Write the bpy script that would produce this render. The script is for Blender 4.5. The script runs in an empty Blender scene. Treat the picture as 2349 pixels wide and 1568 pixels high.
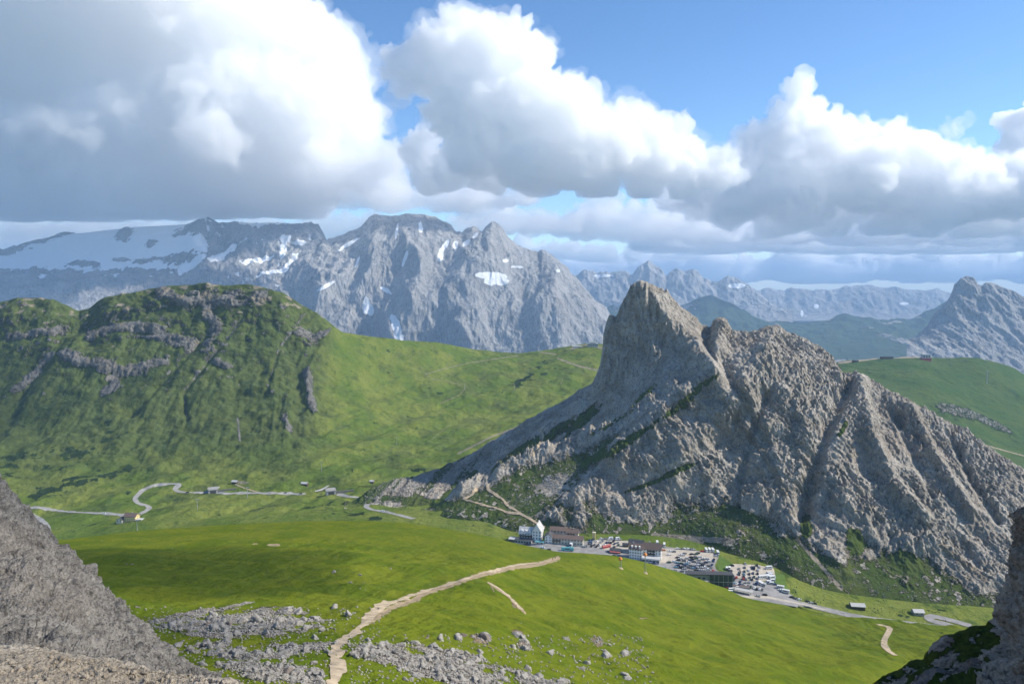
import bpy, math, random, numpy as np
from mathutils import Vector, Matrix
from mathutils.bvhtree import BVHTree
R = math.radians
C = bpy.context.scene.collection
sc = bpy.context.scene

# ------------------------------------------------------------------ camera, sky, sun, exposure
FPX, CXP, CYP, HOR = 1640.0, 1174.5, 784.0, 640.0      # in the 2349 x 1568 view of the photograph
PITCH = math.atan((CYP - HOR) / FPX)
SP, CP = math.sin(PITCH), math.cos(PITCH)
cam_d = bpy.data.cameras.new('camera'); cam = bpy.data.objects.new('camera', cam_d); C.objects.link(cam)
cam_d.sensor_width = 36; cam_d.lens = 36 * FPX / 2349; cam_d.clip_start = 0.5; cam_d.clip_end = 200000
cam.rotation_euler = (R(90) - PITCH, 0, 0)
sc.camera = cam
SUN_EL, SUN_AZ = R(40), R(86)          # azimuth clockwise from the view direction (+Y)
sdir = Vector((math.sin(SUN_AZ) * math.cos(SUN_EL), math.cos(SUN_AZ) * math.cos(SUN_EL), math.sin(SUN_EL)))
sun_d = bpy.data.lights.new('sun', 'SUN'); sun = bpy.data.objects.new('sun', sun_d); C.objects.link(sun)
sun_d.energy = 4.3; sun_d.angle = R(0.5); sun_d.color = (1.0, 0.935, 0.83)
sun.rotation_euler = sdir.to_track_quat('Z', 'Y').to_euler()
w = bpy.data.worlds.new('World'); sc.world = w; w.use_nodes = True
nt = w.node_tree
sky = nt.nodes.new('ShaderNodeTexSky'); sky.sky_type = 'NISHITA'; sky.sun_disc = False
sky.sun_elevation = SUN_EL; sky.sun_rotation = SUN_AZ
sky.altitude = 2500; sky.air_density = 1.0; sky.dust_density = 0.6; sky.ozone_density = 2.0
bg = nt.nodes['Background']; hs = nt.nodes.new('ShaderNodeHueSaturation'); hs.inputs['Saturation'].default_value = 1.15
nt.links.new(sky.outputs[0], hs.inputs['Color']); nt.links.new(hs.outputs[0], bg.inputs[0]); bg.inputs[1].default_value = 0.14
sc.view_settings.view_transform = 'Standard'; sc.view_settings.look = 'None'
sc.view_settings.exposure = 0.52; sc.view_settings.gamma = 1.0
sc.render.engine = 'CYCLES'
cy = sc.cycles
cy.max_bounces = 66; cy.volume_bounces = 64; cy.diffuse_bounces = 2; cy.glossy_bounces = 1
cy.transparent_max_bounces = 16; cy.use_denoising = True
cy.use_adaptive_sampling = True; cy.adaptive_threshold = 0.03

# ------------------------------------------------------------------ helpers
def tz(py):                                             # height per metre of depth for an image row
    return np.tan(np.arctan((CYP - np.asarray(py, float)) / FPX) - PITCH)
def pt(px, py, d):                                      # point seen at (px, py) standing at depth d
    z = tz(py) * d
    return np.stack([(np.asarray(px, float) - CXP) / FPX * (d * CP - z * SP), d + 0 * z, z], -1)
def raydir(px, py):
    cx = (px - CXP) / FPX; cyy = (CYP - py) / FPX
    return Vector((cx, CP + cyy * SP, -SP + cyy * CP)).normalized()
def s01(x, a, b):
    t = np.clip((x - a) / (b - a), 0, 1); return t * t * (3 - 2 * t)

_rs = np.random.RandomState(7)
_perm = np.concatenate([_rs.permutation(256)] * 3)
_g = _rs.normal(size=(256, 3)); _g /= np.linalg.norm(_g, axis=1)[:, None]; _g = _g.astype(np.float32)
def perlin(p):
    p = np.asarray(p, np.float64)
    i = np.floor(p).astype(np.int64); f = (p - i).astype(np.float32); i &= 255
    u = f * f * f * (f * (f * 6 - 15) + 10)
    out = 0
    for dx in (0, 1):
        wx = u[:, 0] if dx else 1 - u[:, 0]
        px_ = _perm[i[:, 0] + dx]
        for dy in (0, 1):
            wy = u[:, 1] if dy else 1 - u[:, 1]
            py_ = _perm[px_ + i[:, 1] + dy]
            for dz in (0, 1):
                wz = u[:, 2] if dz else 1 - u[:, 2]
                g = _g[_perm[py_ + i[:, 2] + dz]]
                out = out + wx * wy * wz * (g[:, 0] * (f[:, 0] - dx) + g[:, 1] * (f[:, 1] - dy) + g[:, 2] * (f[:, 2] - dz))
    return out * 1.5
def fbm(p, octv=5, gain=0.5, lac=2.03, mode=None):
    a, s, out = 1.0, 1.0, 0
    tot = 0
    for k in range(octv):
        n = perlin(p * s + 17.3 * k)
        if mode == 'ridge': n = 1 - 2.2 * np.abs(n)
        elif mode == 'billow': n = 2.2 * np.abs(n) - 0.5
        out = out + a * n; tot += a
        a *= gain; s *= lac
    return out / tot

def newmesh(name, V, F):
    me = bpy.data.meshes.new(name)
    V = np.asarray(V, np.float32); F = np.asarray(F, np.int32)
    k = F.shape[1]
    me.vertices.add(len(V)); me.vertices.foreach_set('co', V.ravel())
    me.loops.add(F.size); me.loops.foreach_set('vertex_index', F.ravel())
    me.polygons.add(len(F)); me.polygons.foreach_set('loop_start', np.arange(0, F.size, k, dtype=np.int32))
    me.polygons.foreach_set('loop_total', np.full(len(F), k, np.int32))
    me.update(); me.validate()
    return me
# ------------------------------------------------------------------ clouds: closed puffy bodies filled with even white mist
def cloud_mat(name, dens, col=(1, 1, 1), g=.5):
    m = bpy.data.materials.new(name); m.use_nodes = True; n = m.node_tree.nodes
    n.clear(); o = n.new('ShaderNodeOutputMaterial'); v = n.new('ShaderNodeVolumePrincipled')
    v.inputs['Color'].default_value = (*col, 1); v.inputs['Density'].default_value = dens
    v.inputs['Anisotropy'].default_value = g
    m.node_tree.links.new(v.outputs[0], o.inputs['Volume']); return m
CM = cloud_mat('cloud_mist', 0.006)
def resolid(ob, vox):                                    # union of everything the body folds into
    md = ob.modifiers.new('r', 'REMESH'); md.mode = 'VOXEL'; md.voxel_size = vox; md.adaptivity = 0; old = ob.data
    m2 = bpy.data.meshes.new_from_object(ob.evaluated_get(bpy.context.evaluated_depsgraph_get())); mm = old.materials[0]
    ob.modifiers.clear(); ob.data = m2; m2.materials.clear(); m2.materials.append(mm); bpy.data.meshes.remove(old)
def ico(sub):
    import bmesh
    bm = bmesh.new(); bmesh.ops.create_icosphere(bm, subdivisions=sub, radius=1)
    V = np.array([v.co[:] for v in bm.verts]); F = np.array([[v.index for v in f.verts] for f in bm.faces]); bm.free(); return V, F
ICO2 = ico(2); ICO3 = ico(3)
def cloud(name, label, blobs, vox, base, seed, mat=None, kids=12, amp=1.0, sq=1.0, group=None, veil=0):
    """blobs: (px, py, radius in px, depth)."""
    rnd = random.Random(seed); Vs = []; Fs = []; off = 0
    sph = []
    for px, py, r, d in blobs:
        c = pt(px, py, d); rr = r * d / FPX
        sph.append((c, rr))
        for k in range(kids):
            a = rnd.uniform(0, 2 * math.pi); e = math.asin(rnd.uniform(-0.2, 1))
            q = rnd.uniform(0.22, 0.38) * rr
            c2 = c + np.array([math.cos(a) * math.cos(e), math.sin(a) * math.cos(e), math.sin(e)]) * (rr * 0.72)
            sph.append((c2, q))
            if True:
                for j in range(4):
                    a2 = rnd.uniform(0, 2 * math.pi); e2 = math.asin(rnd.uniform(0, 1))
                    sph.append((c2 + np.array([math.cos(a2) * math.cos(e2), math.sin(a2) * math.cos(e2), math.sin(e2)]) * q * 0.85, q * rnd.uniform(0.35, 0.55)))
    V0, F0 = ICO2
    for c, r in sph:
        V = V0 * r * np.array([1, 1, sq]) + c
        Vs.append(V); Fs.append(F0 + off); off += len(V0)
    V = np.concatenate(Vs)
    V[:, 2] = np.where(V[:, 2] < base, base + (V[:, 2] - base) * 0.0, V[:, 2])
    me = newmesh(name, V, np.concatenate(Fs))
    ob = bpy.data.objects.new(name, me); C.objects.link(ob)
    md = ob.modifiers.new('r', 'REMESH'); md.mode = 'VOXEL'; md.voxel_size = vox; md.adaptivity = 0
    dg = bpy.context.evaluated_depsgraph_get()
    m2 = bpy.data.meshes.new_from_object(ob.evaluated_get(dg))
    ob.modifiers.clear(); ob.data = m2; bpy.data.meshes.remove(me)
    n = len(m2.vertices); co = np.empty(n * 3, np.float32); m2.vertices.foreach_get('co', co); co = co.reshape(-1, 3).astype(float)
    nn = np.empty(n * 3, np.float32); m2.vertices.foreach_get('normal', nn); nn = nn.reshape(-1, 3)
    S = vox
    W = 11.0 * co[:, 1].mean() / 8000                     # metres per pixel of the picture, near enough
    q = co + 40 * W * np.stack([fbm(co / (W * 60) + k * 9 + seed, 2) for k in range(3)], 1)
    dsp = (fbm(q / (W * 34) + seed, 3, 0.55, mode='billow') * 15 + fbm(co / (W * 90) + seed, 2) * 10 + fbm(q / (W * 13) + seed, 4, 0.62, mode='billow') * 8.5) * W * amp
    up = s01(co[:, 2], base + 3 * W, base + 28 * W)
    wisp = fbm(co / (W * 30) * np.array([0.5, 0.5, 1.5]) + 5, 4) * W * 9
    co += nn * (dsp * (0.3 + 0.7 * up))[:, None]
    co[:, 2] += (1 - up) * (wisp + 2 * W)
    co[:, 2] = np.maximum(co[:, 2], base + np.abs(co[:, 2] - base) * 0.15)
    m2.vertices.foreach_set('co', co.astype(np.float32).ravel()); m2.update()
    m2.materials.clear(); m2.materials.append(mat or CM)
    m3 = m2.copy(); resolid(ob, vox)
    print(name, n)
    if veil:                                             # a thin torn veil round the dense body
        vn = np.empty(n * 3, np.float32); m3.vertices.foreach_get('normal', vn); vn = vn.reshape(-1, 3)
        k = fbm(co / (W * 26) * np.array([.7, .7, 1.1]) + seed + 4, 5, .68)
        v3 = co + vn * (np.maximum(k, -.12) * 46 * W * veil * (.35 + .65 * up))[:, None]
        v3[:, 2] = np.maximum(v3[:, 2], base - 1 if base > 600 else base - 30)
        m3.vertices.foreach_set('co', v3.astype(np.float32).ravel()); m3.update(); m3.materials.clear(); m3.materials.append(CM4)
        vo = bpy.data.objects.new('cloud_veil', m3); C.objects.link(vo); resolid(vo, vox * 1.15); vo.parent = ob
    ob['label'] = label; ob['category'] = 'cloud'
    if group: ob['group'] = group
    return ob

BASE = 664.0
CM1 = cloud_mat('cloud_mist', 0.0065, (.9965, .997, .998)); CM2 = cloud_mat('bright_cloud_mist', 0.013, (.998, .9985, .999)); CM3 = cloud_mat('far_cloud_mist', 0.004, (.99, .993, .997)); CM4 = cloud_mat('thin_cloud_mist', 0.0016)
cloud('cumulus_cloud', 'huge grey cloud bank filling the upper left above the glacier mountain', [
    (-150,100,260,8000),(60,60,260,8000),(250,30,250,7800),(450,60,230,7800),(620,90,120,7600),(700,110,90,7500),(760,130,85,7500),(775,90,42,7500),(790,180,70,7500),
    (-100,330,260,8000),(20,250,220,8200),(120,330,230,8000),(330,330,230,7800),(230,220,220,7900),(430,240,200,7800),(540,300,210,7700),(690,280,160,7600),(790,280,90,7600),(820,330,62,7700),
    (200,440,150,8100),(330,430,140,8000),(450,440,150,8000),(0,440,150,8100),(100,440,150,8200),(620,430,110,7900),(560,440,110,8000),(-200,430,180,8100),(700,420,90,8000)], 17, BASE, 1, CM1, veil=1)
cloud('cumulus_cloud', 'tall bright cumulus tower in the upper middle with one puff on its left', [
    (1060,110,80,5709),(1130,140,95,5622),(1190,150,78,5622),(1010,140,75,5622),(1062,48,32,5709),(1120,65,36,5709),(1180,80,40,5622),(1235,110,36,5622),(960,130,40,5622),
    (905,170,34,5622),(893,125,22,5622),(930,205,32,5622),(975,180,50,5622),(1080,250,100,5622),(1200,260,105,5536),(1290,260,80,5536),(1340,235,36,5536),
    (1090,330,80,5622),(1200,350,90,5536),(1310,350,95,5622),(1400,330,85,5795),(1500,360,75,5968),(1590,390,60,6055),(1650,400,48,6055),(1030,390,55,5882),(1120,400,60,5882),(965,345,45,5968),(990,400,50,5968),
    (1440,280,50,5882),(1530,320,46,6055),(1660,370,36,6055),(1240,420,50,5882),(1370,420,55,5882),(1480,425,45,5968),(1570,430,40,6055)], 10, BASE, 2, CM2, veil=.8)
cloud('cumulus_cloud', 'long bright cumulus bank with a tall knob on the right', [
    (1832,218,32,11000),(1820,250,34,11000),(1855,255,40,11000),(1850,290,50,11000),(1770,320,55,11000),(1730,315,36,11000),(1890,330,65,11000),(1990,310,42,11000),(2040,330,55,11000),(2120,370,60,11000),(1970,400,90,11000),(2200,385,50,11000),
    (1700,420,80,11500),(1830,430,100,11500),(1760,400,80,11300),(2060,420,90,11300),(2240,430,80,11000),(2160,440,85,11000),(2330,430,80,11000),(2440,430,90,11000),(2540,430,90,11000),(1900,480,70,11800),(2030,490,70,11800),(2120,490,70,11800),(2250,500,70,12000),(2380,510,70,12000),(2500,510,70,12000),(1610,420,50,11800),(1660,440,55,11800),(1580,450,44,12200),(1540,460,40,12400),
    (1780,500,55,12000),(1670,480,50,12000),(1600,470,40,12200),(2280,385,30,11000),(2340,370,30,11000)], 18, BASE, 3, CM1, veil=.7)
cloud('cumulus_cloud', 'small white puff just above the right end of the bright bank', [(2190,290,22,12000),(2215,285,18,12000),(2180,315,18,12000)], 14, BASE, 4, CM4, amp=1.4)
cloud('cumulus_cloud', 'rounded white cloud cut by the right edge of the picture', [(2335,285,32,11500),(2370,270,34,11500),(2310,330,22,11500),(2350,335,34,11500),(2420,300,50,11500)], 18, BASE, 5, CM2)
cloud('stratus_cloud', 'white cloud band resting on top of the big grey mountain', [(x, 458+6*math.sin(x*.05), 32+8*math.sin(x*.031), 7650+150*math.sin(x*.017)) for x in range(700,1230,28)]+[(780,420,44,7900),(840,400,40,7900),(760,380,38,7900),(900,420,40,7900)], 14, BASE, 6, CM1, veil=.7)
cloud('stratus_cloud', 'pale ragged cloud low between the big mountain and the peak', [(1280,520,36,13500),(1330,515,46,13500),(1390,510,50,13500),(1440,515,48,13500),(1500,520,50,13500),(1550,525,48,13500),(1600,530,50,13500),(1660,535,46,13500),(1220,505,40,13500),(1160,495,44,13500),(1100,480,44,13500),(1330,478,24,13500),(1400,478,26,13500)], 24, BASE, 7, CM3)
cloud('stratus_cloud', 'long pale grey cloud sheet low over the far mountains on the right', [(x, 565+5*math.sin(x*.04), 62, 20000) for x in range(1500,2560,30)], 60, BASE, 8, CM3, sq=.6)
cloud('stratus_cloud', 'broad grey and white cloud layer under the bright bank on the right', [(x, 535+9*math.sin(x*.043), 46+10*math.sin(x*.029), 15000) for x in range(1600,2560,34)], 45, BASE, 14, CM3, sq=.8, veil=.6)
cloud('cumulus_cloud', 'bright lit puff on the middle of the grey cloud bank', [(430,270,34,6650),(455,295,34,6600),(490,310,32,6600),(440,325,30,6600),(520,345,26,6650),(405,290,22,6650),(470,350,28,6600),(545,320,18,6650),(500,275,18,6700)], 11, BASE, 15, CM1, veil=.8)
cloud('cumulus_cloud', 'pale lit roll at the left edge of the grey cloud bank', [(-40,290,40,6700),(10,275,34,6700),(55,290,32,6650),(95,275,28,6650),(135,295,30,6650),(170,305,22,6650),(215,318,18,6700),(110,320,24,6650),(30,315,26,6650)], 12, BASE, 16, CM1, veil=.8)
cloud('cumulus_cloud', 'bright ragged puff at the lower right end of the grey bank', [(770,395,55,6900),(820,400,48,6900),(740,360,36,6900),(860,385,36,6900),(900,370,32,6900),(720,410,36,6900)], 11, BASE, 17, CM1, veil=1)
cloud('stratus_cloud', 'small white cloud low behind the right shoulder of the big mountain', [(1270,585,30,24000),(1310,582,36,24000),(1350,590,32,24000),(1240,592,26,24000),(1390,596,24,24000),(1450,590,22,24000),(1520,592,28,24000),(1570,596,26,24000)], 55, 550, 9, CM3)
cloud('stratus_cloud', 'thin white cloud line on the horizon above the flat blue mountains', [(x, 622+4*math.sin(x*.03), 50+12*math.sin(x*.021), 42000) for x in range(1180,2560,24)], 110, -300, 10, CM3, sq=.7)
cloud('stratus_cloud', 'pale cloud band behind the glacier mountain under the grey bank', [(x, 530+5*math.sin(x*.05), 36, 12500) for x in range(-260,860,30)], 34, BASE, 11, CM3, sq=.8)
cloud('stratus_cloud', 'low white cloud touching the glacier ridge at the far left', [(x, 556+5*math.sin(x*.05), 40, 20000) for x in range(-260,330,30)], 55, BASE, 21, CM3, sq=.8)
cloud('stratus_cloud', 'soft white cloud low to the right of the big grey mountain top', [(x, 520+6*math.sin(x*.07), 34, 11500) for x in range(1060,1330,28)], 30, BASE, 12, CM3, sq=.8)

def shade_cloud(spheres, dens, label):  # unseen cloud, added only to throw soft shade on the land
    Vs, Fs, off = [], [], 0
    for x, y, z, r in spheres:
        V0, F0 = ICO3; V = V0 * r * np.array([1, 1, .7]) + np.array([x, y, z + 25.])
        V += (V0 * (fbm(V / 60, 4) * 26)[:, None]); V[:, 2] = np.maximum(V[:, 2], 672); Vs.append(V); Fs.append(F0 + off); off += len(V0)
    me = newmesh('cumulus_cloud', np.concatenate(Vs), np.concatenate(Fs)); ob = bpy.data.objects.new('cumulus_cloud', me); C.objects.link(ob)
    md = ob.modifiers.new('r', 'REMESH'); md.mode = 'VOXEL'; md.voxel_size = 12
    m2 = bpy.data.meshes.new_from_object(ob.evaluated_get(bpy.context.evaluated_depsgraph_get())); ob.modifiers.clear(); ob.data = m2
    m2.materials.clear(); m2.materials.append(cloud_mat('added_shade_mist', dens)); ob['label'] = label; ob['category'] = 'cloud'
shade_cloud([(760,165,770,85),(700,230,765,90),(800,260,770,85),(860,200,770,75),(690,330,765,70),(900,200,770,70),(660,190,755,50),(640,260,755,55),(860,330,760,60),(870,400,765,80),(790,400,765,70),(930,350,765,75),(950,430,765,60),(720,400,760,50)], .009, 'small unseen cloud added high over the viewpoint to shade the near slope')  # added out of view so its shadow falls on the near slope
shade_cloud([(x, y, 750, r) for x, y, r in ((-60,1500,80),(60,1580,80),(180,1520,70),(300,1480,60),(-180,1580,70),(60,1440,60),(380,1560,50))], .007, 'small unseen cloud added above the left hill to shade it, outside the picture')  # added out of view to dim the left hill
# ------------------------------------------------------------------ materials of the land
def NN(nt, typ, **kw):
    n = nt.nodes.new(typ)
    for k, v in kw.items():
        if k in n.inputs.keys(): n.inputs[k].default_value = v
        else: setattr(n, k, v)
    return n
def mixc(nt, fac, a, b, typ='MIX'):
    n = nt.nodes.new('ShaderNodeMix'); n.data_type = 'RGBA'; n.blend_type = typ
    for sock, v in ((n.inputs[0], fac), (n.inputs[6], a), (n.inputs[7], b)):
        if isinstance(v, (tuple, list)): sock.default_value = (*v, 1)
        elif isinstance(v, (int, float)): sock.default_value = v
        else: nt.links.new(v, sock)
    return n.outputs[2]
def ramp(nt, src, lo, hi):
    n = nt.nodes.new('ShaderNodeMapRange'); n.interpolation_type = 'SMOOTHSTEP'
    nt.links.new(src, n.inputs[0]); n.inputs[1].default_value = lo; n.inputs[2].default_value = hi; return n.outputs[0]
def math2(nt, op, a, b):
    n = nt.nodes.new('ShaderNodeMath'); n.operation = op
    for i, v in enumerate((a, b)):
        if isinstance(v, (int, float)): n.inputs[i].default_value = v
        else: nt.links.new(v, n.inputs[i])
    return n.outputs[0]
def noise(nt, vec, scale, det=4, rough=0.55, dist=0.0):
    n = nt.nodes.new('ShaderNodeTexNoise'); n.inputs['Scale'].default_value = scale
    n.inputs['Detail'].default_value = det; n.inputs['Roughness'].default_value = rough; n.inputs['Distortion'].default_value = dist
    nt.links.new(vec, n.inputs['Vector']); return n.outputs[0]
def land_mat(name, S, rock=((.24, .225, .2), (.38, .36, .33), (.13, .12, .11)), grass=((.085, .125, .018), (.15, .16, .035), (.04, .07, .015)),
             bump=1.0, rbump=1.0, tint=(.3, .2, .13), stretch=(1, 1, 1), sand=(.42, .34, .24), snowc=(.8, .82, .85), rough=.9, olive=(.055, .075, .028)):
    """S: size in metres of the finest mark worth showing at this distance."""
    m = bpy.data.materials.new(name); m.use_nodes = True; t = m.node_tree
    b = t.nodes['Principled BSDF']; b.inputs['Roughness'].default_value = rough; b.inputs['Specular IOR Level'].default_value = 0.02
    geo = t.nodes.new('ShaderNodeTexCoord'); vec = geo.outputs['Object']
    mp = t.nodes.new('ShaderNodeMapping'); mp.inputs['Scale'].default_value = stretch; t.links.new(vec, mp.inputs[0]); sv = mp.outputs[0]
    n1 = noise(t, vec, 1 / (S * 60), 5, .6); n2 = noise(t, vec, 1 / (S * 12), 5, .62); n3 = noise(t, vec, 1 / (S * 2.2), 3, .6)
    r1 = noise(t, sv, 1 / (S * 26), 6, .65, .6); r2 = noise(t, sv, 1 / (S * 4), 5, .7); r3 = noise(t, vec, 1 / (S * 90), 3, .5)
    g = mixc(t, ramp(t, n1, .38, .62), grass[0], grass[1]); g = mixc(t, ramp(t, n2, .52, .74), g, grass[2])
    g = mixc(t, math2(t, 'MULTIPLY', ramp(t, n3, .35, .7), .30), g, grass[2])
    r = mixc(t, ramp(t, r1, .35, .65), rock[0], rock[1]); r = mixc(t, math2(t, 'MULTIPLY', ramp(t, r2, .5, .68), .75), r, rock[2])
    r = mixc(t, math2(t, 'MULTIPLY', ramp(t, r3, .5, .75), .55), r, tint)
    r4 = noise(t, sv, 1 / (S * 1.3), 3, .7); n4 = noise(t, vec, 1 / (S * .8), 2, .6)
    r = mixc(t, math2(t, 'MULTIPLY', ramp(t, r4, .52, .66), .6), r, rock[2]); r = mixc(t, math2(t, 'MULTIPLY', ramp(t, r4, .46, .34), .45), r, tuple(min(.6, c * 1.25) for c in rock[1]))
    g = mixc(t, math2(t, 'MULTIPLY', ramp(t, n4, .5, .72), .45), g, grass[2]); g = mixc(t, math2(t, 'MULTIPLY', ramp(t, n4, .46, .3), .35), g, tuple(c * 1.2 for c in grass[1]))
    av = t.nodes.new('ShaderNodeAttribute'); av.attribute_name = 'olive'
    g = mixc(t, av.outputs['Fac'], g, mixc(t, ramp(t, n2, .4, .62), olive, tuple(c * .55 for c in olive)))
    def att(nm):
        a = t.nodes.new('ShaderNodeAttribute'); a.attribute_name = nm; return a.outputs['Fac']
    fr = math2(t, 'ADD', att('rock'), math2(t, 'MULTIPLY', math2(t, 'SUBTRACT', n3, .5), 0.9)); fr = math2(t, 'ADD', fr, math2(t, 'MULTIPLY', math2(t, 'SUBTRACT', n2, .5), 0.5))
    fr = ramp(t, fr, .4, .6)
    fs = ramp(t, math2(t, 'ADD', att('sand'), math2(t, 'MULTIPLY', math2(t, 'SUBTRACT', n3, .5), 0.7)), .4, .62)
    fw = ramp(t, math2(t, 'ADD', att('snow'), math2(t, 'MULTIPLY', math2(t, 'SUBTRACT', r2, .5), 0.5)), .44, .56)
    sd = mixc(t, ramp(t, n3, .3, .7), sand, tuple(c * .68 for c in sand))
    c = mixc(t, fr, g, r); c = mixc(t, fs, c, sd)
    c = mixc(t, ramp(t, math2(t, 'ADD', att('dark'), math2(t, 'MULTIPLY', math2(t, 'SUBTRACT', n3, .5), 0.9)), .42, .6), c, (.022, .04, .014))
    c = mixc(t, fw, c, snowc)
    t.links.new(c, b.inputs['Base Color'])
    hr = math2(t, 'ADD', math2(t, 'MULTIPLY', r1, S * 5 * rbump), math2(t, 'MULTIPLY', r2, S * 1.3 * rbump))
    hg = math2(t, 'ADD', math2(t, 'MULTIPLY', n2, S * 1.6 * bump), math2(t, 'MULTIPLY', n3, S * .45 * bump))
    mx = t.nodes.new('ShaderNodeMix'); t.links.new(fr, mx.inputs[0]); t.links.new(hg, mx.inputs[2]); t.links.new(hr, mx.inputs[3])
    hh = math2(t, 'MULTIPLY', mx.outputs[0], math2(t, 'SUBTRACT', 1.0, math2(t, 'MULTIPLY', fw, .85)))
    bp = t.nodes.new('ShaderNodeBump'); bp.inputs['Distance'].default_value = 1.0; bp.inputs['Strength'].default_value = 1.0
    t.links.new(hh, bp.inputs['Height']); t.links.new(bp.outputs[0], b.inputs['Normal'])
    return m

# ------------------------------------------------------------------ land: sheets of terrain, each a fan of profiles running away from the viewpoint
def blur1(a, k):
    if k < 1: return a
    x = np.arange(-3 * k, 3 * k + 1); w_ = np.exp(-x * x / (2.0 * k * k)); w_ /= w_.sum()
    return np.convolve(np.pad(a, 3 * k, mode='edge'), w_, 'valid')
class Land:
    """lines, near to far: list of (points, rows to the next, smoothing) ; a point is (px, py, d), or (px, None, d, z)."""
    def __init__(s, x0, x1, step, lines):
        s.px = np.arange(x0, x1 + step, step, dtype=float); n = len(s.px)
        D, Z = [], []; rows = []
        for pts, nr, sm in lines:
            if pts == 'back':
                dd, dz = nr; D.append(D[-1] + dd); Z.append(Z[-1] + dz); rows.append(sm); continue
            p = sorted(pts); xs = [q[0] for q in p]; ds = np.exp(np.interp(s.px, xs, [math.log(q[2]) for q in p]))
            tt = [(q[3] / q[2]) if len(q) > 3 else float(tz(q[1])) for q in p]
            k = max(1, int(24 / step)) if sm is None else int(sm / step)
            ds = blur1(ds, max(2, int(24 / step)))
            tt = blur1(np.interp(s.px, xs, tt), k)
            D.append(ds); Z.append(tt * ds); rows.append(nr)
        D = np.array(D); Z = np.array(Z); K = len(D)
        # monotone-ish cubic along the profile
        v = np.concatenate([np.linspace(i, i + 1, rows[i], endpoint=False) for i in range(K - 1)] + [[K - 1.0]])
        i = np.minimum(v.astype(int), K - 2); f = (v - i)[:, None]
        def tang(A):
            m = np.zeros_like(A); d = np.diff(A, axis=0)
            a, b = d[:-1], d[1:]
            h = np.where(a * b > 0, 2 * a * b / np.where(np.abs(a + b) < 1e-9, 1, a + b), 0)
            m[1:-1] = h; m[0] = d[0]; m[-1] = d[-1]; return m
        def ev(A):
            m = tang(A); a, b, ma, mb = A[i], A[i + 1], m[i], m[i + 1]
            return a * (2 * f**3 - 3 * f**2 + 1) + ma * (f**3 - 2 * f**2 + f) + b * (3 * f**2 - 2 * f**3) + mb * (f**3 - f**2)
        s.D = ev(D); s.Z = ev(Z); s.v = v[:, None]; s.shape = s.D.shape
        s.PX = np.broadcast_to(s.px, s.shape)
        s.att = {}
        s.upd(); s.N0 = s.N
    def upd(s):
        s.X = (s.PX - CXP) / FPX * (s.D * CP - s.Z * SP)
        s.PY = CYP - FPX * np.tan(np.arctan(s.Z / s.D) + PITCH)
        s.P = np.stack([s.X, s.D, s.Z], -1)
        du = np.gradient(s.P, axis=1); dv = np.gradient(s.P, axis=0)
        n = np.cross(du, dv); n /= np.linalg.norm(n, axis=-1, keepdims=True) + 1e-9
        s.N = n * np.where(n[..., 2:3] < 0, -1, 1) if False else n
    def pts(s): return s.P.reshape(-1, 3)
    def fb(s, size, o=5, gain=.5, mode=None, P=None):
        p = s.pts() if P is None else P
        return fbm(p / np.asarray(size, float), o, gain, mode=mode).reshape(s.shape)
    def push(s, h):                                      # move along the slope's normal, staying in the profile's plane
        k = h / np.maximum(np.hypot(s.N0[..., 1], s.N0[..., 2]), .45)
        s.D = s.D + s.N0[..., 1] * k; s.Z = s.Z + s.N0[..., 2] * k; s.upd()
    def push3(s, h):                                     # the same in every direction, for rock faces seen side-on
        h = h * np.ones(s.shape); s.P = s.P + s.N0 * h[..., None]
    def lift(s, h): s.Z = s.Z + h; s.upd()
    def spot(s, px, py, rx, ry, rot=0, pw=2):            # soft elliptical patch, on the land seen there
        c, q = math.cos(R(rot)), math.sin(R(rot)); x = s.PX - px; y = s.PY - py
        a = (x * c + y * q) / rx; b = (-x * q + y * c) / ry
        return np.exp(-(a * a + b * b) ** (pw / 2))
    def line(s, pts, wd):
        out = np.full(s.shape, 1e9)
        for (x0, y0), (x1, y1) in zip(pts[:-1], pts[1:]):
            dx, dy = x1 - x0, y1 - y0; t = np.clip(((s.PX - x0) * dx + (s.PY - y0) * dy) / (dx * dx + dy * dy), 0, 1)
            out = np.minimum(out, np.hypot(s.PX - x0 - t * dx, s.PY - y0 - t * dy))
        return np.exp(-(out / wd) ** 2)
    def build(s, name, label, cat, mat, kind='structure'):
        nr, nc = s.shape; idx = np.arange(nr * nc).reshape(nr, nc)
        F = np.stack([idx[:-1, :-1], idx[:-1, 1:], idx[1:, 1:], idx[1:, :-1]], -1).reshape(-1, 4)
        me = newmesh(name, s.pts(), F)
        me.polygons.foreach_set('use_smooth', np.ones(len(F), bool))
        for k in ('rock', 'snow', 'sand', 'dark', 'olive'):
            a = me.attributes.new(k, 'FLOAT', 'POINT'); v = s.att.get(k)
            if v is not None: a.data.foreach_set('value', np.clip(v, -1, 2).astype(np.float32).ravel())
        me.materials.append(mat); ob = bpy.data.objects.new(name, me); C.objects.link(ob)
        if kind: ob['kind'] = kind
        if label: ob['label'] = label
        if cat: ob['category'] = cat
        print(name, s.shape); return ob
    # -- queries
    def col(s, px):
        i = np.clip((px - s.px[0]) / (s.px[1] - s.px[0]), 0, len(s.px) - 1.001); j = int(i); f = i - j
        return s.D[:, j] * (1 - f) + s.D[:, j + 1] * f, s.Z[:, j] * (1 - f) + s.Z[:, j + 1] * f
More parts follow.
